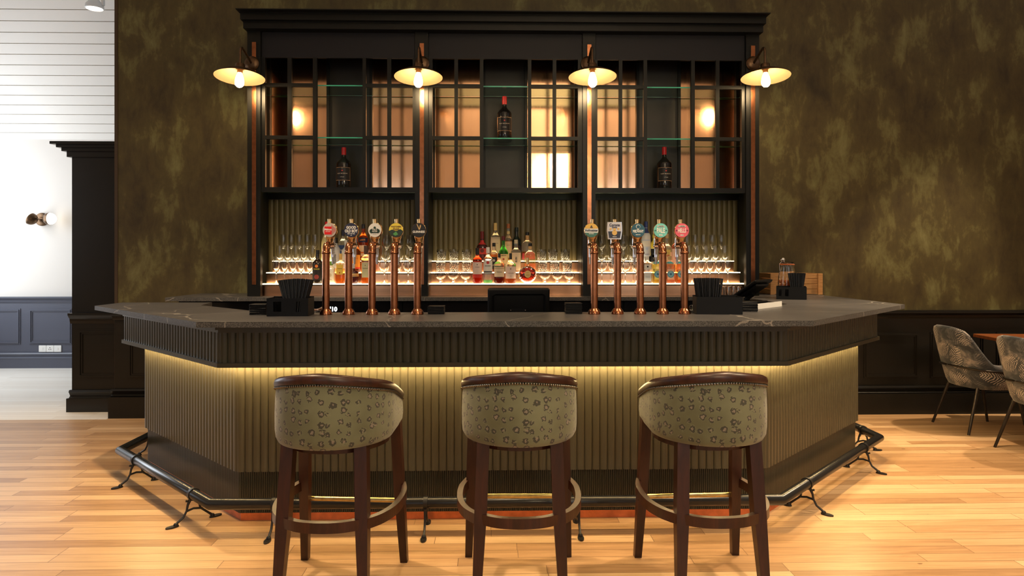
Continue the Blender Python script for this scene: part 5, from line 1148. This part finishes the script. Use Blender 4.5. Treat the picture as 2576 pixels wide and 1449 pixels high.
# ------------------------------------------------------------------ bar stools
def make_stool():
    t = thing('bar_stool', '', 'bar stool')
    PM = 1.0; rx_, ry_, cy_, fr_ = .238, .255, -.05, .185
    QL = PI / 2 * (rx_ + ry_) / 2; TL = QL + fr_ - cy_
    def plan(u, o):                          # u from -1 to 1 along the U: straight arm, round back, straight arm
        s = abs(u) * TL; sg = 1 if u >= 0 else -1
        if s <= QL:
            a = s / QL * PI / 2; return (sg * (rx_ + o) * math.sin(a), cy_ - (ry_ + o) * math.cos(a))
        return (sg * (rx_ + o - .012 * (s - QL) / (TL - QL)), cy_ + (s - QL))
    def zt_(u): return .927 - .152 * abs(u) ** 1.6
    def zb_(u): return .668
    N_ = 56; phis = [-PM + 2 * PM * k / N_ for k in range(N_ + 1)]
    # outer padded cover
    prof = [(-.045, .0), (-.02, -.010), (.0, -.006), (.009, .012), (.012, .04), (.0125, .5), (.010, .85), (.006, 1.0), (-.03, 1.0)]
    rows, uvs = [], []
    s_ = 0; last = None
    for p in phis:
        x, y = plan(p, .01)
        if last: s_ += math.hypot(x - last[0], y - last[1])
        last = (x, y); row, uv = [], []
        for o, f in prof:
            z0, z1 = zb_(p), zt_(p)
            z = z0 + (f if abs(f) < .05 and f != 0 else f * (z1 - z0)) if f not in (0.0,) else z0 + .012
            X, Y_ = plan(p, o); row.append((X, Y_, z)); uv.append((s_, z + o * .3))
        rows.append(row); uvs.append(uv)
    mb = MB().grid(rows, uvs=uvs)
    for r, u in ((rows[0], uvs[0]), (rows[-1], uvs[-1])): mb.add(r, [tuple(range(len(r)))], uvs=u)
    mb.build('back_cover', M['leopard'], t, 60)
    # inner padding
    prof2 = [(-.03, 1.0), (-.052, .96), (-.056, .7), (-.05, .35), (-.045, .0)]
    rows, uvs = [], []
    for p in phis:
        z0, z1 = zb_(p), zt_(p); rows.append([(*plan(p, o), z0 + .012 + f * (z1 - z0 - .012)) for o, f in prof2]); uvs.append([(p * .25, z0 + f * .25) for o, f in prof2])
    mb = MB().grid(rows, uvs=uvs); mb.build('inner_pad', M['leopard'], t, 60)
    # timber cap rail following the curve
    prof3 = [(.014, .001), (.017, .016), (.012, .030), (.0, .036), (-.034, .034), (-.042, .024), (-.042, .001)]
    rows = [[(*plan(p, o), zt_(p) + z) for o, z in prof3] for p in phis]
    mb = MB().grid(rows, close_v=True)
    mb.add(rows[0], [tuple(range(6, -1, -1))]); mb.add(rows[-1], [tuple(range(7))]); mb.build('top_rail', M['mahogany'], t, 50)
    # row of domed nails
    mb = MB()
    L = 0; pts = []
    for k in range(600):
        p = -PM + 2 * PM * k / 599; x, y = plan(p, .0125)
        if pts: L += math.hypot(x - pts[-1][0], y - pts[-1][1])
        pts.append((x, y, p, L))
    nn = int(L / .0108); j = 0
    for k in range(nn):
        while pts[j][3] < k * L / nn: j += 1
        x, y, p, _ = pts[j]; mb.sphere((x, y, zt_(p) - .006), .0052, 6)
    mb.build('nail_trim', M['nail'], t)
    # seat
    mb = MB(); rows = []; uv = []
    for f, z in ((1.0, .665), (1.03, .69), (1.0, .722), (.8, .738), (.4, .745), (.01, .746)):
        rows.append([(.205 * f * math.cos(a), .0 + .215 * f * math.sin(a), z) for a in [2 * PI * k / 32 for k in range(32)]]); uv.append([(.2 * f * math.cos(2 * PI * k / 32), .2 * f * math.sin(2 * PI * k / 32)) for k in range(32)])
    mb.grid(rows, uvs=uv, close_v=True); mb.build('seat', M['leopard'], t, 60)
    MB().prism([(.215 * math.cos(a) * 1.0, .0 + .225 * math.sin(a)) for a in [2 * PI * k / 28 for k in range(28)]], .625, .6645).build('seat_frame', M['mahogany'], t)
    def leg(x0, y0, x1, y1, a0, a1, zt2):
        q = lambda x, y, a, z: [(x - a, y - a, z), (x + a, y - a, z), (x + a, y + a, z), (x - a, y + a, z)]
        xm, ym = x1 + (x0 - x1) * .86, y1 + (y0 - y1) * .86
        v = q(x1, y1, a1, 0) + q(x1 + (xm - x1) * .66, y1 + (ym - y1) * .66, a0, .36) + q(x0, y0, a0, zt2)
        f = [(3, 2, 1, 0), (8, 9, 10, 11)] + [(k * 4 + i, k * 4 + (i + 1) % 4, k * 4 + 4 + (i + 1) % 4, k * 4 + 4 + i) for k in range(2) for i in range(4)]
        MB().add(v, f).build('leg', M['mahogany'], t)
    for s in (-1, 1):
        leg(s * .150, -.195, s * .178, -.262, .0255, .017, .69)
        leg(s * .212, .150, s * .236, .222, .0225, .0165, .70)
    sec = [(-.0125, -.021), (.0125, -.021), (.0125, .021), (-.0125, .021)]
    def bend(pts, n=14):
        out = []
        P_ = [Vector(p) for p in pts]
        for i in range(len(P_) - 1):
            p0 = P_[max(0, i - 1)]; p1 = P_[i]; p2 = P_[i + 1]; p3 = P_[min(len(P_) - 1, i + 2)]
            for k in range(n // 2):
                f = k / (n // 2); out.append(.5 * ((2 * p1) + (p2 - p0) * f + (2 * p0 - 5 * p1 + 4 * p2 - p3) * f * f + (3 * p1 - p0 - 3 * p2 + p3) * f ** 3))
        out.append(P_[-1]); return out
    zs_ = .352
    MB().tube(bend([(-.150, -.238, zs_), (-.085, -.272, zs_), (0, -.284, zs_), (.085, -.272, zs_), (.150, -.238, zs_)]), .01, section=sec, smooth=False).build('back_stretcher', M['mahogany'], t)
    for s in (-1, 1):
        MB().tube(bend([(s * .236, .190, zs_ + .012), (s * .262, .09, zs_ + .006), (s * .258, -.05, zs_), (s * .225, -.16, zs_), (s * .175, -.232, zs_)]), .01, section=sec, smooth=False).build('side_stretcher', M['mahogany'], t)
    MB().tube([(-.215, .205, .292), (.215, .205, .292)], .011, 14).build('foot_bar', M['brass'], t)
    return t
s0 = make_stool()
def far_mid(pl, pr, yl, yr):
    a, b = FL(pl, yl), FL(pr, yr); return ((a[0] + b[0]) / 2, (a[1] + b[1]) / 2, math.atan2(b[1] - a[1], b[0] - a[0]))
for i, (pl, pr, yl, yr, rz, wh) in enumerate(((772, 1017, 1403, 1410, -4.5, 'left'), (1180, 1428, 1395, 1397, -1.0, 'middle'), (1601, 1847, 1397, 1392, 2.0, 'right'))):
    mx, my, _ = far_mid(pl, pr, yl, yr); rz = math.radians(rz)
    o = s0 if i == 0 else copy_tree(s0)
    o.location = (mx + .232 * math.sin(rz), my - .232 * math.cos(rz), 0); o.rotation_euler = (0, 0, rz)
    o['label'] = 'leopard-spot upholstered bar stool with dark wooden legs, %s one of three' % wh; o['group'] = 'bar stools along the bar front'

# ------------------------------------------------------------------ dining chairs and table on the right
def make_chair():
    t = thing('dining_chair', '', 'chair')
    pts = []
    for k in range(9): pts.append((.23 - .23 * k / 8, -.255))
    for k in range(1, 24): a = PI * k / 24; pts.append((-.20 * math.sin(a) ** .9 - .0, -.255 * math.cos(a)))
    for k in range(9): pts.append((.23 * k / 8, .255))
    L = [0]
    for a, b in zip(pts[:-1], pts[1:]): L.append(L[-1] + math.hypot(b[0] - a[0], b[1] - a[1]))
    mid = L[-1] / 2
    def top(i):
        s_ = abs(L[i] - mid) / mid
        f = min(1, max(0, (s_ - .31) / .27)); f = f * f * (3 - 2 * f)
        return .855 - .30 * f - (.03 * (s_ / .31) ** 3 if s_ < .31 else .03 * (1 - f))
    n = len(pts)
    def nrm(i):
        a = Vector(pts[max(0, i - 1)]); b = Vector(pts[min(n - 1, i + 1)]); d = (b - a).normalized(); return Vector((-d.y, d.x))
    rows, uvs = [], []
    for i in range(n):
        p = Vector(pts[i]); nn = nrm(i); zt_ = top(i); row, uv = [], []
        back = 1 - min(1, abs(L[i] - mid) / mid)
        def lean(z): return Vector((-.26 * max(0, z - .42) * min(1, back * 1.8), 0))
        for o, z in ((-.16, .372), (-.06, .352), (-.012, .362), (.008, .40), (.016, .46)):
            q = p + nn * o + lean(z); row.append((q.x, q.y, z)); uv.append((L[i], z))
        for f in (.25, .5, .75, .93):
            z = .46 + (zt_ - .46) * f; q = p + nn * (.016 + .004 * math.sin(PI * f)) + lean(z); row.append((q.x, q.y, z)); uv.append((L[i], z))
        for o, dz in ((.008, 0.0), (-.008, .008), (-.026, .0), (-.034, -.02)):
            q = p + nn * o + lean(zt_); row.append((q.x, q.y, zt_ + dz)); uv.append((L[i], zt_ + .02))
        for f in (.6, .2):
            z = .46 + (zt_ - .46) * f; q = p + nn * -.04 + lean(z); row.append((q.x, q.y, z)); uv.append((L[i] + .7, z))
        q = p + nn * -.05; row.append((q.x, q.y, .42)); uv.append((L[i] + .7, .42))
        rows.append(row); uvs.append(uv)
    mb = MB().grid(rows, uvs=uvs)
    for r, u in ((rows[0], uvs[0]), (rows[-1], uvs[-1])): mb.add(r, [tuple(range(len(r)))], uvs=u)
    mb.build('seat_shell', M['palm'], t, 60)
    rows, uv = [], []
    for f, z in ((.9, .365), (1.0, .385), (1.0, .455), (.9, .475), (.01, .485)):
        rows.append([(.04 + (.20 * f) * math.copysign(abs(math.cos(a)) ** .5, math.cos(a)), .205 * f * math.copysign(abs(math.sin(a)) ** .5, math.sin(a)), z) for a in [2 * PI * k / 32 for k in range(32)]]); uv.append([(.2 * f * math.cos(2 * PI * k / 32), .2 * f * math.sin(2 * PI * k / 32)) for k in range(32)])
    MB().grid(rows, uvs=uv, close_v=True).build('seat_cushion', M['palm'], t, 60)
    hoop = []
    for i in range(n):
        p = Vector(pts[i]) + nrm(i) * .027; z = .535 - .05 * (abs(L[i] - mid) / mid) ** 1.5
        back = 1 - min(1, abs(L[i] - mid) / mid); hoop.append((p.x - .26 * max(0, z - .42) * min(1, back * 1.8), p.y, z))
    hoop = [(hoop[0][0] + .012, hoop[0][1], .36), (hoop[0][0] + .012, hoop[0][1], .45)] + hoop + [(hoop[-1][0] + .012, hoop[-1][1], .45), (hoop[-1][0] + .012, hoop[-1][1], .36)]
    MB().tube(hoop, .0075, 10).build('frame_hoop', M['leg_metal'], t, 60)
    for x0, y0, x1, y1 in ((-.13, -.17, -.245, -.22), (-.13, .17, -.245, .22), (.17, -.19, .245, -.22), (.17, .19, .245, .22)):
        MB().tube([(x0, y0, .37), (x1, y1, 0.0)], .0125, 12, taper=[1.1, .8]).build('leg', M['leg_metal'], t)
    return t
c0 = make_chair(); c0.location = (4.03, 5.62, 0); c0.rotation_euler = (0, 0, math.radians(1))
tag(c0, 'palm-print upholstered dining chair nearer the panelled wall', 'chair', 'dining chairs on the right')
c1 = copy_tree(c0); c1.location = (4.00, 4.84, 0); c1.rotation_euler = (0, 0, math.radians(3))
tag(c1, 'palm-print upholstered dining chair cut off by the right picture edge', 'chair', 'dining chairs on the right')
t = thing('dining_table', 'dark reddish wooden dining table behind the two patterned chairs', 'table', (4.66, 5.25, 0), math.radians(-5))
MB().bbox(-.49, .41, -.95, .68, .722, .752, .004).build('tabletop', M['table_wood'], t)
for y in (.38, -.62):
    MB().tube([(0, y, .02), (0, y, .72)], .035, 16).build('pedestal', M['iron'], t)
    MB().lathe([(.001, .022), (.10, .02), (.21, .010), (.22, .0), (.001, 0)], 36, (0, y, 0)).build('base_plate', M['iron'], t)
